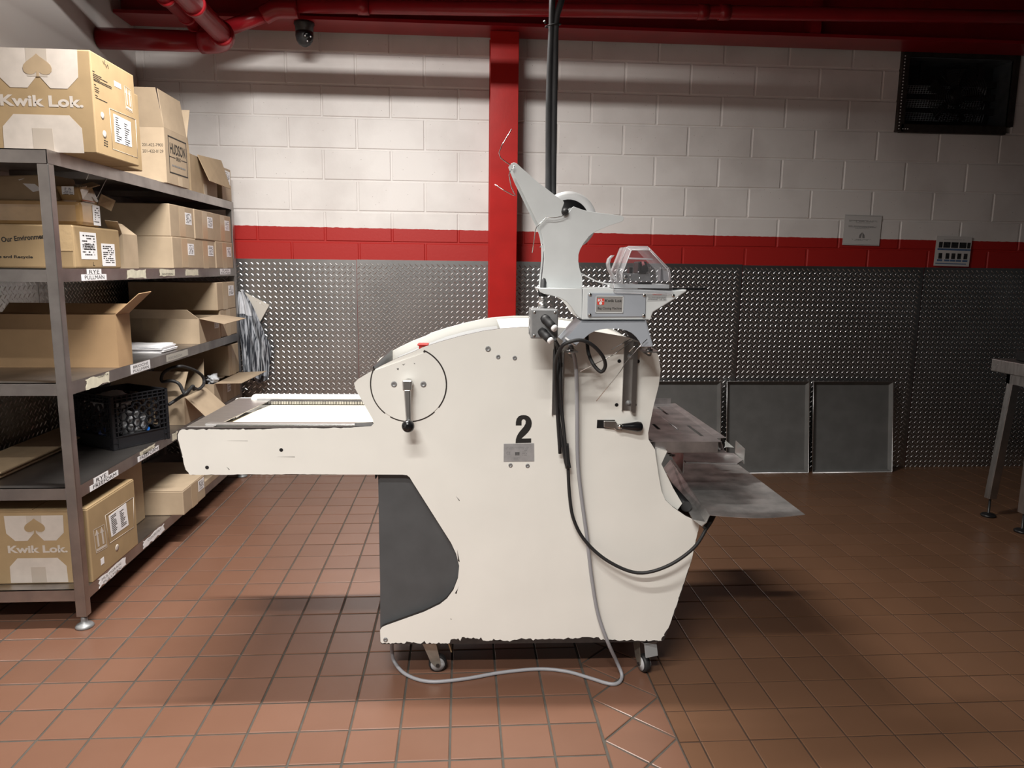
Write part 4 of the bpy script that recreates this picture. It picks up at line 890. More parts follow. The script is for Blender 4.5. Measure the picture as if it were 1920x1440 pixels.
# ================================================================== JUNCTION BOX
J = Thing('junction_box', 'cast grey electrical junction box hanging left of the bag closer', 'electrical box', MM @ Vector((.03, -.12, L(1015, 637, -.15).z)), MB_ANG)
a, c = L(995, 634, -.16), L(1046, 580, -.16)
J.part('enclosure', LB().box(a.x, c.x, -.16, -.07, a.z, c.z), CAST, bevel=.006)
b = LB(); b.box(a.x-.001, c.x+.001, -.166, -.158, a.z-.001, c.z+.001); J.part('cover', b, CAST, bevel=.004)
for k in range(3): J.part('knockout', LB().lathe((a.x, -.11, a.z+.018+k*.026), (-1, 0, 0), [(0, .0105), (.001, .0105), (.0012, .009)], 16), CAST)
for xx, zz in ((a.x+.009, a.z+.008), (c.x-.008, c.z-.008), (a.x+.009, c.z-.008)): J.part('screw', LB().lathe((xx, -.166, zz), NF, [(0, .004), (.002, .0035), (.0024, .001)], 12), STEEL)
tc_ = L(1017, 577, -.11); J.part('cable_gland', LB().lathe((tc_.x, -.11, c.z), LZ, [(0, .0125), (.015, .0125), (.015, .0105), (.022, .0105), (.022, .0115), (.03, .011), (.034, .008)], 6), STEEL)
b = LB()
for k in range(12):
    p0 = Vector((tc_.x+.011*math.cos(k*.52), -.11+.011*math.sin(k*.52), c.z+.032)); p1 = Vector((tc_.x+.013*math.cos(k*.52+.8), -.11+.013*math.sin(k*.52+.8), c.z+.055)); b.cyl(p0, p1, .0009, 5)
J.part('strain_mesh', b, RUBBER)
for (px, zz, l_) in (((1024, 600), 0, .035), ((1019, 625), 0, .03)):
    p0 = L(*px, ly=-.166); d_ = Vector((.5, -.7, -.5)).normalized()
    cn = J.part('cable_connector', LB().lathe(p0, d_, [(-.01, .013), (.002, .013), (.004, .0115), (l_*.6, .0115), (l_, .0105), (l_, .006)], 18), RUBBER)
    J.part('locknut', LB().lathe(p0+d_*(l_+.0), d_, [(0, .006), (.001, .0095), (.008, .009), (.01, .005)], 14), WHITE, cn)
# ================================================================== CABLES
def cable(name, pts, r, m_, label, cat='cable', n=10, group=None):
    return solo(name, MB().tube(pts, r, n), m_, label, cat, group)
def M(x, y, ly): return Wd(L(x, y, ly))
ca = [at(1036, -260, Y=2.14), at(1036, -60, Y=2.12), M(1035.5, 0, -.02), M(1034.5, 48, -.02), M(1032, 100, -.02), M(1029, 200, -.02), M(1028, 365, -.02), M(1027, 450, -.04), M(1020, 520, -.09), M(1017, 556, -.11)]
cable('ceiling_cable', ca, .0088, CONDUIT, 'thick black cable dropping straight from the ceiling behind the reel plate')
cb = [at(1100, -260, Y=2.16), at(1068, -60, Y=2.14), M(1053, 0, -.02), M(1044, 30, -.02), M(1041.5, 60, -.02), M(1041, 100, -.02), M(1039, 200, -.02), M(1037, 365, -.015), M(1036, 450, -.01), M(1030, 520, .02)]
cable('ceiling_cable', cb, .0088, CONDUIT, 'second black ceiling cable, bent to the right at its top, tied to the straight one')
q = M(1037, 48, -.02); b = MB().tube([q+Vector((.021*math.cos(t_), .012*math.sin(t_), .004*math.cos(t_))) for t_ in [2*math.pi*k/16 for k in range(17)]], .0018, 6, False); b.tube([q+Vector((-.021, -.004, .004)), q+Vector((-.026, -.01, .008))], .003, 6, False)
solo('cable_tie', b, RUBBER, 'black cable tie around the two ceiling cables', 'cable tie')
for k, (dx, px) in enumerate(((0, [(1037, 612), (1041, 645), (1040, 690), (1043, 740), (1050, 800), (1057, 850), (1063, 878)]), (4, [(1036, 632), (1046, 655), (1047, 700), (1049, 745), (1056, 800), (1061, 850), (1065, 880)]), (8, [(1040, 636), (1050, 660), (1051, 720), (1054, 770), (1060, 830), (1064, 876)]))):
    pts = [M(x, y, -.185 if i == 0 else (-.06 if i < 3 else -.03)-.004*k) for i, (x, y) in enumerate(px)]
    cable('machine_cable', pts, .0042, RUBBER, ['black cable of the bundle hanging from the junction box, left strand', 'black cable of the bundle hanging from the junction box, middle strand', 'black cable of the bundle hanging from the junction box, right strand'][k], group='cable bundle on the slicer')
cable('cable_sleeve', [M(1062, 832, -.034), M(1064, 860, -.034), M(1066.5, 877, -.034)], .0072, RUBBER, 'black heat-shrink sleeve at the lower end of the cable bundle', 'sleeve')
pts = [M(1065, 876, -.03), M(1068, 930, -.03), M(1076, 975, -.03), M(1098, 1015, -.03), M(1140, 1052, -.04), M(1195, 1074, -.05), M(1250, 1062, -.06), M(1300, 1028, -.06), M(1325, 990, -.05), M(1336, 968, -.0)]
cable('power_cable', pts, .0052, RUBBER, 'black cable drooping from the bundle across to the outfeed sheet')
cable('cable_boot', [M(1322, 991, -.05), M(1331, 978, -.035), M(1337, 967, -.0)], .0085, RUBBER, 'black boot at the outfeed end of the drooping cable', 'cable boot')
pts = [M(1050, 850, -.026), M(1043, 740, -.045), M(1042, 680, -.10), M(1052, 652, -.15), M(1066, 642, -.16), M(1090, 638, -.16), M(1112, 648, -.15), M(1130, 668, -.13), M(1135, 686, -.11), M(1127, 697, -.10), M(1113, 684, -.09), M(1103, 660, -.06), M(1100, 625, -.03)]
cable('looped_cable', pts, .0052, RUBBER, 'black cable making an open loop under the bag closer arch')
fz = .0062
pts = [M(1066, 640, -.07), M(1073, 655, -.06), M(1080, 690, -.04), M(1082, 760, -.03), M(1083, 860, -.025), M(1090, 930, -.02), M(1101, 1010, -.02), M(1109, 1080, -.02), M(1121, 1150, -.02), M(1140, 1205, -.02), at(1157, 1242, Z=.05), at(1166, 1266, Z=.012), at(1160, 1280, Z=fz), at(1142, 1282, Z=fz), at(1105, 1271, Z=fz), at(1062, 1259, Z=fz), at(1010, 1254.5, Z=fz), at(940, 1261, Z=fz), at(870, 1273, Z=fz), at(805, 1278, Z=fz), at(762, 1265, Z=.008), at(740, 1242, Z=.02), at(735, 1222, Z=.06), at(735, 1200, Y=2.2)]
cable('grey_cable', pts, .0058, GREYCABLE, 'grey cable down the slicer side and snaking over the tiles below it')
# ================================================================== STEEL SHELVING
XA, XB, YA, YE = -1.33, -1.83, 2.53, 4.476
SZ = {1: 1.65, 2: 1.27, 3: .888, 4: .521, 5: .148}
H = Thing('steel_shelving', 'five-tier worn stainless steel shelving unit along the left wall', 'shelving', (-1.58, 3.5, 0))
for xx in (XA-.018, XB+.018):
    for yy in (YA+.018, YE-.018):
        b = MB(); b.box(xx-.018, xx+.018, yy-.018, yy+.018, .045, 1.606); pst = H.part('post', b, SHELFM, bevel=.003)
        H.part('foot', MB().lathe((xx, yy, 0), Z_, [(0, .03), (.006, .031), (.012, .026), (.02, .012), (.03, .011), (.046, .011)], 20), CAST, pst)
shelf = {}
for k, z in SZ.items():
    e = .0 if k == 1 else .006
    b = MB(); ya, yb = YA+e, YE-e
    b.box(XB, XA-.003, ya, yb, z-.003, z)
    b.box(XA-.004, XA-.0005, ya, yb, z-.044, z); b.box(XB, XB+.004, ya, yb, z-.044, z)
    b.box(XB, XA-.001, ya, ya+.003, z-.044, z); b.box(XB, XA-.001, yb-.003, yb, z-.044, z)
    if k < 5: b.box(XB+.05, XA-.05, 3.1, 3.13, z-.03, z-.003); b.box(XB+.05, XA-.05, 3.85, 3.88, z-.03, z-.003)
    shelf[k] = H.part('shelf', b, SHELFM)
def Yof(px, X, Z):                                       # depth of the point of the line (X, ., Z) that shows at column px
    lo, hi = 1.6, 4.6
    for _ in range(40):
        mid = (lo+hi)/2
        if project((X, mid, Z))[0] < px: lo = mid
        else: hi = mid
    return lo
def edge_label(k, pa, pb, t0, t1, texts, mt=PAPER, ragged=0, seed=0, ink=INK):
    z = SZ[k]; ya, yb = Yof(pa, XA, z-.02), Yof(pb, XA, z-.02); W = yb-ya; Hh = t0-t1
    o_ = Vector((XA, ya, z-t0)); rnd = random.Random(seed)
    if ragged:
        pts = []; n = 9
        for i in range(n+1): pts.append((W*i/n, rnd.uniform(0, ragged)*Hh))
        for i in range(1, 4): pts.append((W*(1-rnd.uniform(0, ragged*.3)), Hh*i/4))
        for i in range(n+1): pts.append((W*(1-i/n), Hh*(1-rnd.uniform(0, ragged))))
        for i in range(1, 4): pts.append((W*rnd.uniform(0, ragged*.3), Hh*(1-i/4)))
        b = MB().slab([o_+Y_*a+Z_*c+X_*.0008 for a, c in pts], .0008, X_)
    else: b = rect(o_, *YX, 0, W, 0, Hh, .0008)
    lb = H.part('label_sticker', b, mt, shelf[k])
    for s, a0, a1, c0, c1_ in texts:
        H.part('lettering', text_mb(s, o_+Y_*a0*W+Z_*c0*Hh+X_*.0009, *YX, W=(a1-a0)*W, H=(c1_-c0)*Hh, bold=0), ink, shelf[k])
edge_label(2, 163, 190, .021, .001, [('RYE', .15, .85, .15, .85)])
edge_label(2, 152, 199, .042, .020, [('PULLMAN', .12, .9, .2, .82)])
edge_label(2, 238, 274, .041, .003, [], OLDPAPER, .16, 1)
edge_label(2, 299, 328, .036, .002, [('SANTORINI', .15, .85, .2, .45)], OLDPAPER, .14, 2)
edge_label(2, 348, 372, .036, .003, [], OLDPAPER, .14, 3)
edge_label(2, 413, 432, .034, .003, [('PLAIN', .2, .8, .56, .9), ('PULLMAN', .06, .95, .1, .42)])
edge_label(3, 160, 205, .046, .002, [('CIABATTA', .5, .95, .72, .88)], OLDPAPER, .2, 4)
edge_label(3, 245, 281, .040, .003, [('BRIOCHE', .12, .9, .55, .86), ('PULLMAN', .1, .92, .12, .42)])
edge_label(3, 312, 352, .036, .006, [('FOCACCIA', .08, .7, .25, .6)], mat('faded_tape', (.40, .385, .345), .6), 0, 5, GREYINK)
edge_label(4, 176, 203, .024, .003, [('RYE', .15, .85, .15, .8)])
edge_label(4, 168, 221, .043, .023, [('FREEFORM', .1, .92, .2, .85)])
edge_label(4, 258, 297, .040, .019, [('FREEFORM', .08, .95, .2, .82)])
edge_label(4, 262, 291, .024, .001, [('SEEDED', .2, .8, .3, .62)], OLDPAPER, .22, 6)
edge_label(4, 323, 334, .04, .004, [], OLDPAPER, .15, 7)
edge_label(5, 185, 236, .043, .004, [('MULTIGRAIN', .1, .8, .55, .8), ('PULLMAN', .15, .8, .15, .4)], PAPER, .2, 8, GREYINK)
edge_label(5, 268, 308, .043, .004, [('COUNTRY', .2, .85, .5, .75)], PAPER, .26, 9, GREYINK)
# ================================================================== CARTONS
def body(T, x0, x1, y0, y1, z0, z1, mt, bevel=.004): return T.part('carton_body', MB().box(x0, x1, y0, y1, z0, z1), mt, bevel=bevel)
def lid_flaps(T, x0, x1, y0, y1, z, mt, along='x'):
    g = .0015
    if along == 'x':
        for a, c in ((y0+.002, (y0+y1)/2-g), ((y0+y1)/2+g, y1-.002)): T.part('flap', MB().box(x0+.002, x1-.002, a, c, z, z+.003), mt, bevel=.001)
    else:
        for a, c in ((x0+.002, (x0+x1)/2-g), ((x0+x1)/2+g, x1-.002)): T.part('flap', MB().box(a, c, y0+.002, y1-.002, z, z+.003), mt, bevel=.001)
def white_label(T, o_, r, u, a0, a1, c0, c1_, seed=0, par=None, lines=7, big=None):
    p = T.part('shipping_label', rect(o_, r, u, a0, a1, c0, c1_, .0008), PAPER, par); W, Hh = a1-a0, c1_-c0; n = r.cross(u)
    ys = [c0+Hh*(.9-.8*(i+.5)/lines) for i in range(lines)]
    T.part('label_print', print_lines(Vector(o_)+n*.0006, r, u, a0+W*.1, a1-W*.1, ys, Hh*.045, seed, .6), INK, p)
    if big: T.part('lettering', text_mb(big, Vector(o_)+n*.0012+r*(a0+W*.12)+u*(c0+Hh*.35), r, u, W=W*.76, H=Hh*.22), INK, p)
    return p
def plain_carton(label, x0, x1, y0, y1, z0, mt, z1, tape=True, lab=None, group=None, flaps=None, seed=0, rot=0):
    T = Thing('cardboard_carton', label, 'box', ((x0+x1)/2, (y0+y1)/2, z0), rot, group)
    if rot: T.inv = Matrix.Translation(((x0+x1)/2, (y0+y1)/2, z0)).inverted()
    body(T, x0, x1, y0, y1, z0, z1, mt)
    W, Hh = y1-y0, z1-z0; o_ = Vector((x1, y0, z0))
    if tape: T.part('tape', rect(o_, *YX, W*tape[0], W*tape[1], Hh*tape[2], Hh*tape[3], .0005), TAPE)
    if lab: white_label(T, o_, *YX, W*lab[0], W*lab[1], Hh*lab[2], Hh*lab[3], seed)
    if flaps: lid_flaps(T, x0, x1, y0, y1, z1, mt, flaps)
    return T
# six small cartons, two rows of three
yy = [(3.527, 3.83), (3.832, 4.128), (4.13, 4.425)]
nm_ = ['nearest', 'middle', 'farthest']
for r_, (z0, z1) in enumerate(((SZ[2], 1.4155), (1.4158, 1.564))):
    for k, (a, c) in enumerate(yy):
        plain_carton('small taped carton with white label, %s of the %s row on the second shelf' % (nm_[k], 'lower' if r_ == 0 else 'upper'), -1.80, XA-.002-.004*((k+r_) % 2), a, c, z0, KRAFTL, z1, (.37, .62, .0 if r_ == 0 and k else .04, .97), (.63, .90, .44, .82), 'small cartons on the second shelf', seed=k+3*r_)
# --- cartons with white printed panels (face art in box-face units)
def panel_art(T, o_, r, u, uc, s, v0, vtop, kraft):       # uc: centre across, s: scale, v0/vtop: clip heights
    o_ = Vector(o_); n = r.cross(u)
    def pg(pts, lift, mt, nm): return T.part(nm, MB().slab([o_+r*(uc+a*s)+u*c+n*lift for a, c in pts], .0004, n), mt)
    c = lambda v: v0+v*s
    up = [(-.129, vtop), (.129, vtop), (.126, c(.239)), (.09, c(.2025)), (.036, c(.2025)), (.004, c(.24)), (-.004, c(.24)), (-.036, c(.2025)), (-.09, c(.2025)), (-.126, c(.239))]
    pg(up, .0006, PRINTW, 'printed_panel')
    lo = [(-.088, c(.119)), (.088, c(.119)), (.125, c(.079)), (.127, v0), (-.127, v0), (-.125, c(.079))]
    pg(lo[::-1], .0006, PRINTW, 'printed_panel')
    half = [(0, .309), (.010, .3), (.022, .2915), (.035, .282), (.0425, .2735), (.0455, .264), (.044, .2545), (.038, .248), (.029, .2445), (.019, .2445), (.010, .2475), (.0045, .253), (.004, .247), (.0045, .238)]
    half = [(a, c(z)) for a, z in half]
    spade = half+[(-a, z) for a, z in half[::-1][:-1]]
    pg(spade, .0012, kraft, 'printed_emblem')
    pg([(-.033, vtop), (.033, vtop), (.031, c(.238)), (-.033, c(.238))][::-1], .0009, CLEARPRINT, 'tape')
    pg([(-.033, v0), (.033, v0), (.031, c(.076)), (-.033, c(.076))], .0009, CLEARPRINT, 'tape')
    T.part('lettering', text_mb('Kwik Lok.', o_+r*(uc-.126*s)+u*c(.144)+n*.0002, r, u, W=.262*s, H=.036*s, bold=.035), PRINTW)
def aisle_art(T, X, px_label, px_arrow, kraft, seed):
    P = [at(*p, X=X) for p in px_label]
    n = X_
    p = T.part('shipping_label', MB().slab([q+n*.0008 for q in P], .0008, n), PAPER)
    r = (P[1]-P[0]); u = (P[0]-P[3]); rnd = random.Random(seed); b = MB()
    for i in range(11):
        for j in (0, 1):
            if i < 1 and j: continue
            a0 = .08+.5*j; a1 = a0+rnd.uniform(.12, .34); c0 = .92-.082*i
            b.slab([P[3]+r*a+u*c+n*.0014 for a, c in ((a0, c0-.03), (a1, c0-.03), (a1, c0), (a0, c0))], .0003, n)
    T.part('label_print', b, INK, p)
    Q = [at(*p_, X=X) for p_ in px_arrow]; r = Q[1]-Q[0]; u = Q[0]-Q[3]; b = MB()
    for a in (.28, .72): b.slab([Q[3]+r*x+u*z+n*.0006 for x, z in ((a-.07, .22), (a+.07, .22), (a+.07, .72), (a+.16, .72), (a, .95), (a-.16, .72), (a-.07, .72))], .0004, n)
    b.slab([Q[3]+r*x+u*z+n*.0006 for x, z in ((.08, .06), (.92, .06), (.92, .15), (.08, .15))], .0004, n)
    for a0, a1, c0, c1_ in ((0, 1, 0, .012), (0, 1, .988, 1), (0, .03, 0, 1), (.97, 1, 0, 1)): b.slab([Q[3]+r*x+u*z+n*.0006 for x, z in ((a0, c0), (a1, c0), (a1, c1_), (a0, c1_))], .0004, n)
    T.part('printed_arrows', b, PRINTW)
xf, xl_, y0, y1, z0, z1 = -1.209, -1.547, 2.607, 2.928, 1.6505, 1.976
T = Thing('cardboard_carton', 'big printed carton with white spade panel overhanging the top shelf, nearest the camera', 'box', ((xf+xl_)/2, (y0+y1)/2, z0))
body(T, xl_, xf, y0, y1, z0, z1, KRAFTD)
panel_art(T, (xl_, y0, z0), *XX, .169, 1.0, z0*0+.0, .325, KRAFT)
aisle_art(T, xf, [(212.5, 213), (244.5, 229), (247, 276), (216, 266)], [(232.5, 160), (245, 169), (249, 216), (236, 204)], KRAFTD, 4)
b = MB()
for pts in ([(173, 131), (176, 134)], ): pass
def dash(px0, px1, h): 
    a, c = at(*px0, X=xf), at(*px1, X=xf); b.slab([a+X_*.0006, c+X_*.0006, c+X_*.0006-Z_*h, a+X_*.0006-Z_*h], .0003, X_)
for p0, p1 in (((174, 137), (190, 145)), ((174, 140), (201, 154)), ((174.5, 143.5), (187, 150)), ((175, 147), (209, 163)), ((175.5, 149.5), (209, 166)), ((176, 157), (180, 159)), ((177, 162), (185, 166)), ((177, 166), (186, 171)), ((178, 170), (185, 174)), ((178, 177), (183, 180)), ((179, 182), (201, 192)), ((173, 132), (177, 134))): dash(p0, p1, .0022)
T.part('printed_text', b, INK)
pp = [at(*p, X=xf)+X_*.0008 for p in [(213.5, 151), (226, 158), (227, 167.5), (214.5, 161)]]; T.part('shipping_label', MB().slab(pp, .0006, X_), PAPER)
b = MB().tube([at(*p, X=xf)+X_*.001 for p in [(192, 114), (195, 121), (196, 113)]], .0007, 5, False); b.tube([at(*p, X=xf)+X_*.001 for p in [(197, 120), (199, 127), (201, 121), (203, 129)]], .0007, 5, False); T.part('handwriting', b, INK)
for px, s in (((192, 217), .012), ((196, 252), .013)):
    q = at(*px, X=xf); T.part('printed_symbol', MB().lathe(q+X_*.0002, X_, [(0, s), (.0006, s), (.0006, s*.45)], 12), PRINTW)
b = MB()
for k in range(6): 
    q = at(196.5+k % 2*4, 263+k*2.2, X=xf); b.box(q.x, q.x+.0006, q.y-.006, q.y+.006, q.z-.002, q.z+.001)
T.part('printed_text', b, INK)
b = MB()
for a0, a1 in (((205, 203), (254, 224)), ((254, 224), (258, 296)), ((258, 296), (211, 279)), ((211, 279), (205, 203))): b.tube([at(*a0, X=xf)+X_*.0004, at(*a1, X=xf)+X_*.0004], .0008, 5, False)
T.part('printed_frame', b, PRINTW)
# printed carton on the bottom shelf
y0, y1, z0, z1 = 2.590, 2.965, .1485, .4235
xc = -1.513; xf = XA+.002; xl_ = xc-.19
T = Thing('cardboard_carton', 'printed carton with white spade panel on the bottom shelf behind the front post', 'box', ((xf+xl_)/2, (y0+y1)/2, z0))
body(T, xl_, xf, y0, y1, z0, z1, KRAFTD); lid_flaps(T, xl_, xf, y0, y1, z1, KRAFTD, 'y')
o_ = Vector((xl_, y0, z0)); n_ = -Y_
panel_art(T, o_, *XX, xc-xl_, .78, .004, .255, KRAFTD)
aisle_art(T, xf, [(203.5, 968), (236, 943), (241, 1152*0+984), (209, 1007)], [(174.5, 994), (195.5, 983), (199, 1028), (180.5, 1038)], KRAFTD, 6)
for px in ((192, 1052),):
    q = at(*px, X=xf); T.part('shipping_label', MB().slab([q+Y_*a+Z_*c+X_*.0008 for a, c in ((-.012, -.012), (.012, -.012), (.012, .012), (-.012, .012))], .0006, X_), PAPER)
b = MB(); q = at(219.5, 1027, X=xf); b.lathe(q, X_, [(0, .014), (.0006, .014), (.0006, .006)], 12); T.part('printed_symbol', b, PRINTW)
b = MB()
for a0, a1 in (((197, 967), (250, 932)), ((250, 932), (251, 988)), ((251, 988), (205, 1019)), ((205, 1019), (197, 967))): b.tube([at(*a0, X=xf)+X_*.0004, at(*a1, X=xf)+X_*.0004], .0008, 5, False)
T.part('printed_frame', b, PRINTW)
# plain neighbours on the bottom shelf
plain_carton('tall kraft carton standing behind the printed carton on the bottom shelf', -1.80, -1.432, 2.985, 3.285, .1485, KRAFT, .475, None)
T = plain_carton('low wide carton with tape and small label in the middle of the bottom shelf', -1.74, -1.272, 3.315, 3.60, .1485, KRAFTL, .262, (.36, .62, 0, 1), (.68, .95, .45, .9), None, 'y', 11)
plain_carton('flat carton at the far end of the bottom shelf', -1.78, -1.32, 3.72, 4.12, .1485, KRAFTL, .185, None)
# top shelf: second printed carton, open lettered carton, open far carton, small far carton
xf2 = -1.262
T = plain_carton('golden carton squeezed behind the big overhanging carton on the top shelf', -1.62, xf2, 2.945, 3.085, 1.6505, KRAFTD, 1.94, None)
def open_carton(label, x0, x1, y0, y1, z0, z1, mt, flaps, t=.004, name='open_carton', rot=0):
    T = Thing(name, label, 'box', ((x0+x1)/2, (y0+y1)/2, z0))
    b = MB(); b.box(x0, x1, y0, y1, z0, z0+t); b.box(x0, x1, y0, y0+t, z0+t, z1); b.box(x0, x1, y1-t, y1, z0+t, z1); b.box(x0, x0+t, y0+t, y1-t, z0+t, z1); b.box(x1-t, x1, y0+t, y1-t, z0+t, z1)
    T.part('carton_body', b, mt)
    for f in flaps: T.part('flap', MB().slab([Vector(p) for p in f], .003), mt, bevel=.0008)
    return T
x1, y0, y1, z0, z1 = -1.316, 3.468, 3.74, 1.6505, 1.888
fl_ = [[(-1.76, y0, z1), (x1, y0, z1), (x1-.006, y0-.055, z1+.155), (-1.75, y0-.055, z1+.155)],
       [(x1, y0+.002, z1), (x1, y1, z1), (x1-.02, y1-.004, z1+.165), (x1-.02, y0+.006, z1+.165)],
       [(-1.76, y1, z1), (x1, y1, z1), (x1, y1+.06, z1+.14), (-1.75, y1+.06, z1+.14)]]
T = open_carton('open carton with upright flaps and a black framed bakery logo on the top shelf', -1.76, x1, y0, y1, z0, z1, KRAFTL, fl_)
o_ = Vector((x1, y0, z0)); W = y1-y0; Hh = z1-z0; b = MB()
for a0, a1, c0, c1_ in ((.14, .95, .865, .89), (.14, .95, .20, .225), (.14, .16, .2, .89), (.93, .95, .2, .89), (.16, .42, .50, .515), (.68, .94, .50, .515)): b.slab([o_+Y_*a*W+Z_*c*Hh+X_*.0006 for a, c in ((a0, c0), (a1, c0), (a1, c1_), (a0, c1_))], .0004, X_)
T.part('printed_frame', b, INK)
T.part('lettering', text_mb('HUDSON', o_+Y_*.2*W+Z_*.57*Hh+X_*.0006, *YX, W=.68*W, H=.2*Hh, bold=.02), INK)
T.part('lettering', text_mb('BREAD', o_+Y_*.45*W+Z_*.47*Hh+X_*.0006, *YX, W=.2*W, H=.07*Hh, bold=.01), INK)
T.part('printed_text', print_lines(o_+X_*.0002, *YX, .25*W, .85*W, (.34*Hh,), .03*Hh, 3, .9), GREYINK)
T.part('tape', rect(o_, *YX, .50*W, .68*W, 0, .17*Hh, .0006), TAPE)
o2 = Vector((x1, y0, z0))
for s, zz in (('201-422-7900', .155), ('201-422-0129', .128)): T.part('lettering', text_mb(s, o2-X_*.098+Z_*zz-Y_*.0002, *XX, W=.09, H=.013), INK)
T.part('lettering', text_mb('n', o2-X_*.165+Z_*.055-Y_*.0002, *XX, W=.02, H=.024, bold=.03), INK)
x1, y0, y1, z0, z1 = XA-.008, 3.83, 4.22, 1.6505, 1.83
fl_ = [[at(362, 296, Y=y0), at(400, 254, Y=y0+.0)+Vector((0, 0, 0)), (x1-.03, y0+.12, 1.965), (x1, y0+.14, z1)][::1],
       [at(369, 290, X=x1+.004), at(414, 301, X=x1+.004), (x1+.055, y1+.06, z1-.125), (x1+.055, y0+.10, z1-.12)]]
fl_[0] = [(-1.62, y0, z1), (x1, y0, z1), (x1-.02, y0+.03, z1+.12), (-1.60, y0+.03, z1+.125)]
T = open_carton('dull brown open carton with one flap hanging down into the aisle on the top shelf', -1.72, x1, y0, y1, z0, z1, KRAFT, fl_)
T.part('tape', rect(Vector((x1, y0, z0)), *YX, .45*(y1-y0), .58*(y1-y0), 0, .3*(z1-z0), .0006), TAPE)
plain_carton('small carton with white label at the far end of the top shelf', -1.70, XA-.006, 4.30, 4.47, 1.6505, KRAFTL, 1.832, None, (.1, .9, .5, .92), seed=8)
# second shelf, near end
x1, y0, y1, z0, z1 = XA-.002, 2.652, 3.0, 1.2705, 1.4185
T = Thing('cardboard_carton', 'golden carton with recycling slogan and bread label, near end of second shelf', 'box', (-1.58, 2.83, z0))
body(T, -1.825, x1, y0, y1, z0, z1, KRAFTD, .006)
pa_ = at(0, 482, Y=y0)
T.part('lettering', text_mb('use and Recycle', Vector((at(-12, 486, Y=y0).x, y0, at(62, 486, Y=y0).z)), *XX, W=at(62, 486, Y=y0).x-at(-12, 486, Y=y0).x, H=.0125, bold=.03), INK)
rr_ = Vector((1, 0, .10)).normalized(); uu_ = Vector((-.10, 0, 1)).normalized()
T.part('lettering', text_mb('- Our Environment"', Vector((at(-4, 455, Y=y0).x, y0, at(-4, 455, Y=y0).z)), rr_, uu_, W=.172, H=.0185, bold=.03), INK)
o_ = Vector((x1, y0, z0)); W = y1-y0; Hh = z1-z0
white_label(T, o_, *YX, .13*W, .46*W, .22*Hh, .86*Hh, 21, None, 8, 'PUMPERNICKEL')
white_label(T, o_, *YX, .56*W, .86*W, .06*Hh, .62*Hh, 22, None, 9)
b = MB()
for a in (.36, .58): b.box(x1, x1+.0006, y0+a*W, y0+a*W+.002, z0+.01, z0+.024); b.box(x1, x1+.0006, y0+a*W-(.012 if a > .4 else 0), y0+a*W+(.012 if a < .4 else 0), z0+.01, z0+.012)
T.part('printed_text', b, INK)
T.part('tape', rect(Vector((-1.825, y0, z0)), *XX, .40, .49, .06, .148, .0008), mat('glossy_clear_tape', (.52, .37, .2), .12, coat=.6, bump=.5, bscale=40))
x1, y0, y1, z0, z1 = XA-.012, 2.735, 2.885, 1.419, 1.507
T = Thing('wrapped_carton', 'plastic wrapped flat carton with two white labels lying on the slogan carton', 'box', (-1.58, 2.81, z0))
body(T, -1.825, x1, y0, y1, z0, z1, WRAP, .016)
b = MB(); P = [at(161, 382, X=x1+.006), at(172, 384, X=x1+.006), at(175, 408, X=x1+.006), at(166.5, 405, X=x1+.006)]
q_ = Vector((x1, y0, z0)); white_label(T, q_, *YX, .10, .44*.15+.02, .022, .075, 31); white_label(T, q_, *YX, .09, .142, .008, .08, 32)
z0 = 1.508; x1 = XA-.03
T = Thing('wrapped_carton', 'crushed brown carton with barcode label on top of the wrapped carton', 'box', (-1.45, 2.86, z0))
b = MB(); b.hexa([(-1.60, 2.79, z0), (x1, 2.79, z0), (x1, 2.93, z0), (-1.60, 2.93, z0), (-1.60, 2.80, z0+.062), (x1-.012, 2.80, z0+.05), (x1-.03, 2.93, z0+.075), (-1.60, 2.93, z0+.07)]); T.part('carton_body', b, WRAP, bevel=.008)
q_ = at(115, 367, Y=2.789); white_label(T, Vector((q_.x, 2.7955, z0+.006)), *XX, 0, .042, 0, .046, 33)
b = MB().slab([(x1-.06, 2.86, z0+.06), (x1-.01, 2.88, z0+.058), (x1+.006, 2.92, z0+.072), (x1-.03, 2.94, z0+.085)], .003); b.slab([(x1, 2.90, z0), (x1+.002, 2.93, z0+.04), (x1+.03, 2.98, z0+.02), (x1+.016, 2.97, z0-.02)], .003); T.part('torn_flap', b, KRAFT)
T = Thing('cardboard_carton', 'dark brown taped carton with slanting white label, tucked under the top shelf', 'box', (-1.68, 2.82, 1.508))
b = MB(); b.hexa([(-1.82, 2.77, 1.508), (-1.43, 2.77, 1.508), (-1.43, 2.95, 1.508), (-1.82, 2.95, 1.508), (-1.82, 2.80, 1.585), (-1.47, 2.80, 1.602), (-1.46, 2.95, 1.602), (-1.82, 2.95, 1.585)]); T.part('carton_body', b, KRAFT, bevel=.006)
P = [Vector((-1.70, 2.79, 1.573)), Vector((-1.66, 2.793, 1.58)), Vector((-1.585, 2.779, 1.535)), Vector((-1.62, 2.777, 1.527))]
P = [Vector((x, 2.77+(z-1.508)*.03/.085-.0012, z)) for x, z in ((-1.575, 1.580), (-1.545, 1.588), (-1.49, 1.545), (-1.52, 1.537))]
p_ = T.part('shipping_label', MB().slab(P, .0006), PAPER); r_ = P[1]-P[0]; u_ = P[0]-P[3]; b = MB()
for i in range(6): b.slab([P[3]+r_*a+u_*(.1+.14*i+c)-Y_*.0006 for a, c in ((.15, 0), (.15+.6*random.random(), 0), (.15+.6*random.random(), .07), (.15, .07))], .0003)
T.part('label_print', b, INK, p_)
y0, y1 = 3.03, 3.16
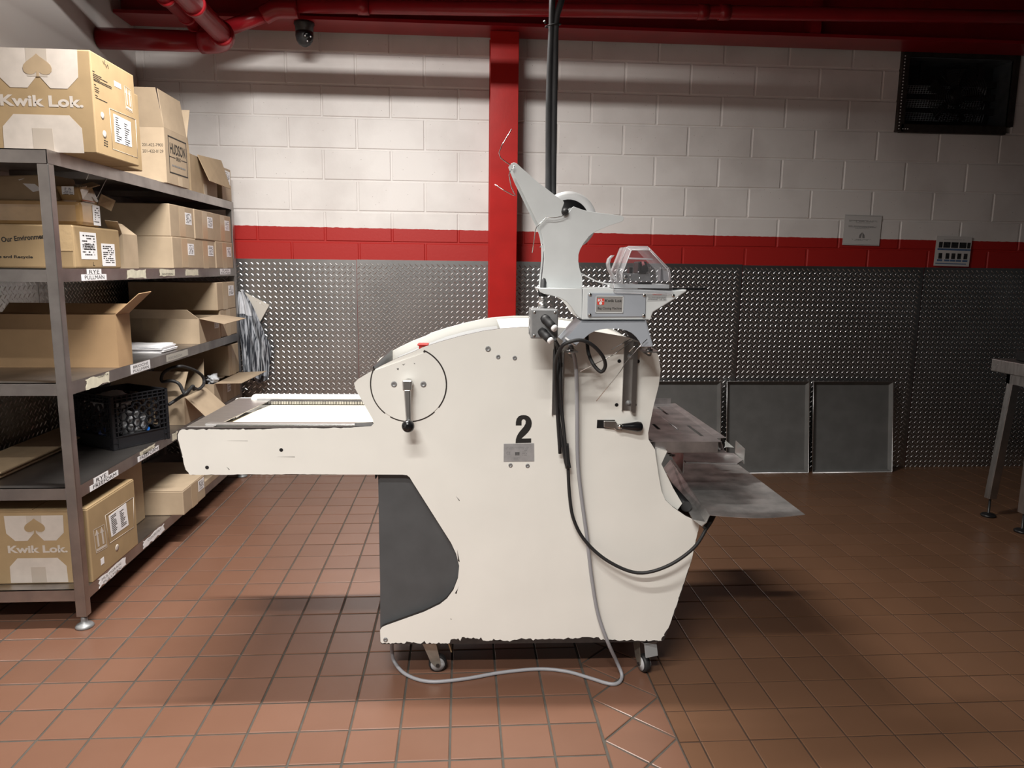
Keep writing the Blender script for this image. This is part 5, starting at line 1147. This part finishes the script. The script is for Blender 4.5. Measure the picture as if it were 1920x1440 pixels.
open_carton('narrow open carton between the slogan carton and the small labelled cartons', -1.78, XA-.003, y0, y1, 1.2705, 1.405, KRAFTL,
            [[(XA-.05, y0, 1.405), (XA-.005, y0, 1.405), (XA+.004, y0-.05, 1.448), (XA-.04, y0-.06, 1.452)], [(XA-.004, y0+.005, 1.405), (XA-.004, y1, 1.405), (XA-.06, y1, 1.45), (XA-.06, y0+.01, 1.45)]])
# third shelf
y0, y1, z0, z1 = 2.915, 3.038, .8885, 1.094
open_carton('long tan open carton with raised flaps at the near end of the third shelf', -1.826, XA-.001, y0, y1, z0, z1, mat('tan_cardboard', (.40, .26, .14), .72, var=.08, vscale=10, bump=.05, bscale=140),
            [[(-1.82, y1, z1), (XA-.002, y1, z1), (XA-.012, y1+.05, z1+.035), (-1.82, y1+.05, z1+.035)],
             [(XA-.001, y0+.004, z1), (XA-.001, y1-.002, z1), (XA+.085, y1+.012, z1+.085), (XA+.085, y0+.02, z1+.08)]])
T = open_carton('open carton with flaps spread out in the middle of the third shelf', -1.80, XA-.001, 3.81, 4.135, .8885, 1.016, KRAFTL,
            [[(-1.80, 3.81, 1.016), (XA-.001, 3.81, 1.016), (XA-.05, 3.79, 1.062), (-1.79, 3.79, 1.066)],
             [(XA, 3.815, 1.016), (XA, 4.13, 1.016), (XA+.135, 4.15, .995), (XA+.13, 3.80, .99)]])
T.part('tape', rect(Vector((-1.80, 3.81, .8885)), *XX, .19, .27, .07, .127, .0006), TAPE)
white_label(T, Vector((XA-.001, 3.81, .8885)), *YX, .23, .30, .06, .115, 41)
plain_carton('small carton directly on the far end of the third shelf', -1.80, XA-.003, 4.15, 4.44, .8885, KRAFTL, 1.0405, (.35, .6, 0, 1), None, seed=12)
plain_carton('carton with white label stacked under the second shelf at its far end', -1.80, XA-.001, 4.11, 4.43, 1.041, KRAFTL, 1.193, (.3, .55, 0, 1), (.62, .92, .48, .86), seed=13)
# stacked paper bags beside the open carton
rnd = random.Random(9); z = .8885
for k in range(6):
    w_ = rnd.uniform(-.015, .012); th_k = .0052
    b = MB(); pts = [(-1.62, 3.40+rnd.uniform(-.01, .01)), (-1.365+w_, 3.40+rnd.uniform(-.01, .01)), (-1.36+w_, 3.56), (-1.62, 3.56)]
    vs = []
    n = 6; top = [];
    for i in range(n+1):
        x = -1.62+( -1.362+w_+1.62)*i/n; top.append((x, z+th_k*(.75+.25*math.sin(i*1.7+k))))
    b = MB().slab([(x, 3.40+.006*(k % 3), zz) for x, zz in [(-1.62, z)]+top+[(-1.362+w_, z)]], -.16, -Y_) if False else MB().slab([(x, 3.40+.006*(k % 3), zz) for x, zz in [(-1.62, z)]+top+[(-1.362+w_, z)]], .16, -Y_)
    solo('paper_bag', b, PAPER, ['lowest', 'second lowest', 'third from bottom', 'third from top', 'second from top', 'topmost'][k]+' folded white paper in the little pile on the third shelf', 'paper', 'folded papers on the third shelf')
    z += th_k+.0003
# fourth shelf: flattened cartons, crate, open carton with cable, far cartons
z = .5215; rnd = random.Random(4)
for k in range(5):
    b = MB().box(-1.82+rnd.uniform(0, .006), -1.635+rnd.uniform(-.02, .012), 2.60+rnd.uniform(0, .03), 3.40+rnd.uniform(-.03, .03), z, z+.006)
    solo('flattened_carton', b, KRAFT, ['lowest', 'second lowest', 'middle', 'second from top', 'topmost'][k]+' flattened cardboard sheet against the wall on the fourth shelf', 'cardboard', 'flattened cartons on the fourth shelf', bevel=.0008); z += .0066
C0 = Vector((-1.436, 3.048, .522)); ca_ = math.atan2(.227, .138); CL, CH2 = .266, .225
K = Thing('plastic_crate', 'black plastic milk crate with honeycomb sides, turned on the fourth shelf', 'crate', C0+Vector((math.cos(ca_+math.pi/2), math.sin(ca_+math.pi/2), 0))*CL/2+Vector((math.cos(ca_), math.sin(ca_), 0))*CL/2, ca_)
CRM = mat('black_crate_plastic', (.014, .0145, .017), .38)
dx = Vector((math.cos(ca_), math.sin(ca_), 0)); dy = Vector((-math.sin(ca_), math.cos(ca_), 0))
def crate_side(o_, r, n):                                 # o_: bottom corner, r: along, n: outward
    b = MB(); t = .003
    def bar(a0, c0, a1, c1_, w_=.0032, dep=.012):
        p0, p1 = o_+r*a0+Z_*c0, o_+r*a1+Z_*c1_; d_ = (p1-p0); l_ = d_.length; d_ = d_/l_; s_ = d_.cross(n)
        b.obox((p0+p1)/2-n*dep/2, d_*(l_/2+w_/2), s_*w_/2, n*dep/2)
    b.obox(o_+r*CL/2+Z_*.027-n*.005, r*CL/2, Z_*.025, n*.002)
    for zz in (.002, .053, CH2, CH2-.014, CH2-.028): bar(0, zz, CL, zz)
    for k in range(1, 11): bar(k*CL/11, CH2-.028, k*CL/11, CH2)
    b.obox(o_+r*CL/2+Z_*(CH2-.014)-n*.011, r*CL/2, Z_*.014, n*.001)
    for a in (0, .024, CL-.024, CL): bar(a, 0, a, CH2)
    for a in (.045, CL-.045): bar(a, .053, a, CH2-.028)
    for k in range(1, 7):
        zz = .053+k*.0205; bar(0, zz, .045, zz); bar(CL-.045, zz, CL, zz)
    bar(0, .027, .024, .027); bar(CL-.024, .027, CL, .027)
    b.obox(o_+r*.012+Z_*.12-n*.011, r*.012, Z_*.07, n*.001); b.obox(o_+r*(CL-.012)+Z_*.12-n*.011, r*.012, Z_*.07, n*.001)
    R_ = .0198; done = set()
    for i in range(6):
        for j in range(5):
            cx_ = .045+.012+i*R_*1.5; cz_ = .066+j*R_*1.732+(R_*.866 if i % 2 else 0)
            if cx_ > CL-.05 or cz_ > CH2-.038 or cz_ < .055: continue
            if i in (2, 3) and j > 3: continue
            for k in range(6):
                a0, a1 = math.pi/3*k, math.pi/3*(k+1)
                p0 = (cx_+R_*math.cos(a0), cz_+R_*math.sin(a0)); p1 = (cx_+R_*math.cos(a1), cz_+R_*math.sin(a1))
                key = (round((p0[0]+p1[0])/2, 3), round((p0[1]+p1[1])/2, 3))
                if key in done or min(p0[1], p1[1]) < .05 or max(p0[1], p1[1]) > CH2-.026: continue
                done.add(key); bar(*p0, *p1)
    return b
K.part('side_grid', crate_side(C0, dx, -dy), CRM)
K.part('side_grid', crate_side(C0+dy*CL, -dy, -dx), CRM)
K.part('side_grid', crate_side(C0+dx*CL, dy, dx), CRM)
K.part('side_grid', crate_side(C0+dx*CL+dy*CL, -dx, dy), CRM)
b = MB(); b.obox(C0+dx*CL/2+dy*CL/2+Z_*.004, dx*CL/2, dy*CL/2, Z_*.002); K.part('crate_floor', b, CRM)
def lumpy(c, r, sc, seed, amp=.25):
    rnd = random.Random(seed); b = MB(); b.ball((0, 0, 0), 1, 20, 12); ph = [rnd.uniform(0, 6) for _ in range(6)]; v = []
    for p in b.v:
        p = Vector(p); k = 1+amp*(math.sin(p.x*5+ph[0])*math.sin(p.y*6+ph[1])*.6+.5*math.sin(p.z*9+ph[2]+p.x*4)+.3*math.sin(p.x*13+p.y*11+ph[3])); v.append(Vector(c)+Vector((p.x*sc[0], p.y*sc[1], p.z*sc[2]))*r*k)
    b.v = [tuple(p) for p in v]; return b
cc_ = C0+dx*CL/2+dy*CL/2
solo('plastic_bag', lumpy(cc_+Z_*.075-dy*.045+dx*.01, .068, (1.0, .9, .85), 2), PLAST, 'crumpled clear plastic bag low in the crate against its aisle side', 'bag')
solo('plastic_bag', lumpy(cc_+Z_*.178+dy*.03-dx*.02, .05, (1.5, 1.4, .8), 5), mat('dull_plastic_bag', (.32, .31, .31), .4, bump=.3, bscale=30), 'greyish bag mounded up to the rim of the crate', 'bag')
solo('plastic_bag', lumpy(cc_+Z_*.05-dx*.088-dy*.02, .032, (1, 1, 1.1), 8), mat('blue_film', (.05, .08, .22), .25, coat=.4), 'dark blue plastic film in the near corner of the crate', 'bag')
solo('bottle_cap', MB().lathe(cc_+Z_*.062-dy*.116+dx*.035, -dy, [(0, .010), (.008, .0095), (.010, .007)], 14), mat('bright_blue_plastic', (.02, .16, .6), .3), 'small bright blue cap behind the honeycomb of the crate', 'cap')
y0, y1, z0, z1 = 3.553, 3.86, .5215, .655
T = open_carton('open carton with a big drooping flap on the fourth shelf beside the crate', -1.70, XA-.002, y0, y1, z0, z1, KRAFTL,
            [[(XA, y0+.01, z1), (XA, y1-.01, z1), (XA+.10, y1-.005, z1-.10), (XA+.10, y0+.02, z1-.11)],
             [(-1.68, y0, z1), (XA-.01, y0, z1), (XA+.02, y0+.015, z1+.125), (-1.66, y0+.015, z1+.13)],
             [(-1.60, y1, z1), (XA-.01, y1, z1), (XA-.04, y1+.10, z1+.14), (-1.62, y1+.10, z1+.15)]])
cp_ = lambda x, y, X: at(x, y, X=X)
cy_ = lambda x, y, Y=3.535: at(x, y, Y=Y)
pts = [cy_(316, 759, 3.50), cy_(330, 750, 3.52), cp_(347, 738, -1.285), cp_(360, 727, -1.285), cp_(372, 730, -1.295), cp_(382, 720, -1.30), cp_(380, 706, -1.305), cp_(366, 695, -1.315), cp_(350, 689, -1.325), cy_(338, 687), cy_(322, 690), cy_(306, 700, 3.52), cy_(304, 715, 3.515), cy_(322, 714, 3.515), cy_(336, 720, 3.52), cp_(344.5, 736, -1.30), cp_(350, 738, -1.29), cp_(361, 724, -1.278), cp_(364, 731, -1.278)]
cable('coiled_cord', pts, .0078, RUBBER, 'thick black cord coiled over the open carton beside the crate', 'cord')
y0, y1, z0, z1 = 3.985, 4.45, .5215, .652
T = open_carton('open carton with clear wrap and aisle flap, far end of fourth shelf', -1.74, XA-.002, y0, y1, z0, z1, KRAFTL,
            [[(XA, y0+.02, z1), (XA, y1-.03, z1), (XA+.15, y1+.02, z1+.002), (XA+.13, y0+.05, z1-.003)]])
white_label(T, Vector((XA-.002, y0, z0)), *YX, .22, .28, .05, .115, 51)
T.part('tape', rect(Vector((XA-.002, y0, z0)), *YX, .14, .2, 0, .13, .0006), TAPE)
T.part('tape', rect(Vector((XA-.002, y0, z0)), *YX, .33, .38, 0, .13, .0006), TAPE)
solo('clear_wrap', lumpy((XA-.03, 4.06, z1+.018), .028, (1.1, 1.6, .9), 12, .4), PLAST, 'tuft of clear plastic wrap poking out of the far open carton', 'wrap')
b = MB(); b.box(-1.72, XA-.03, 4.2, 4.44, z1, z1+.004); T.part('flap', b, KRAFTL)
plain_carton('small carton resting on the far open carton of the fourth shelf', -1.72, XA-.001, 4.255, 4.44, z1+.0045, KRAFTL, .832, (.3, .62, 0, 1), None, seed=14)
# hanging bag and perforated plastic card at the far end of the shelving
rows = [(545, 448, 457), (556, 445, 466), (572, 444.5, 474), (590, 444, 481), (610, 446, 489), (632, 449, 497), (652, 452, 510), (662, 453, 507), (680, 454, 505), (698, 455, 504), (708, 458, 503.5), (716, 476, 503)]
nc = 26; vs = []; nr_ = len(rows)
for i, (y, xa_, xb_) in enumerate(rows):
    for k in range(nc+1):
        t_ = k/nc; p = at(xa_+(xb_-xa_)*t_, y+3*math.sin(t_*7+i), Y=4.50)
        p.y = 4.497+.011*math.sin(t_*19+i*.35)+.008*math.sin(t_*8+i*.9); vs.append(p)
b = MB(); b.add(vs, [(i*(nc+1)+k, i*(nc+1)+k+1, (i+1)*(nc+1)+k+1, (i+1)*(nc+1)+k) for i in range(nr_-1) for k in range(nc)], True)
for i in range(3):
    for f in range(i*nc, (i+1)*nc):
        if f < 3*nc and (f % nc) < 20: b.mi[f] = 1
hb = solo('hanging_bag', b, [HANG, mat('milky_plastic', (.62, .64, .68), .25, var=.15, vscale=30)], 'clear plastic bag of dark striped liners hung at the far end of the shelving', 'bag')
so = hb.modifiers.new('thick', 'SOLIDIFY'); so.thickness = .003; ss = hb.modifiers.new('sub', 'SUBSURF'); ss.levels = 1; ss.render_levels = 1
Q = [at(*p, Y=4.525) for p in [(455, 546), (505, 571.5), (488, 603), (462, 585)]]
hl = [[at(x+.55*math.cos(a_), y+.55*math.sin(a_), Y=4.525) for a_ in [k*math.pi/4 for k in range(8)]] for x, y in [(467.5, 558), (481, 565.5), (487.5, 568.5), (491, 570.5), (494, 572.5), (497.5, 574.5)]]
solo('perforated_card', MB().holed(Q, hl, .002, -Y_), mat('off_white_card', (.58, .55, .50), .5), 'stiff off-white card with punched holes hanging beside the plastic bag', 'card')
for k, px in enumerate((((168, 322), (162, 337)), ((200.5, 334), (181, 373)))):
    solo('string', MB().tube([at(*p, X=-1.342) for p in px], .0011, 6, False), WHITE, ['short', 'long'][k]+' white string hanging from the top shelf edge over the wrapped cartons', 'string')
bpy.context.view_layer.update()
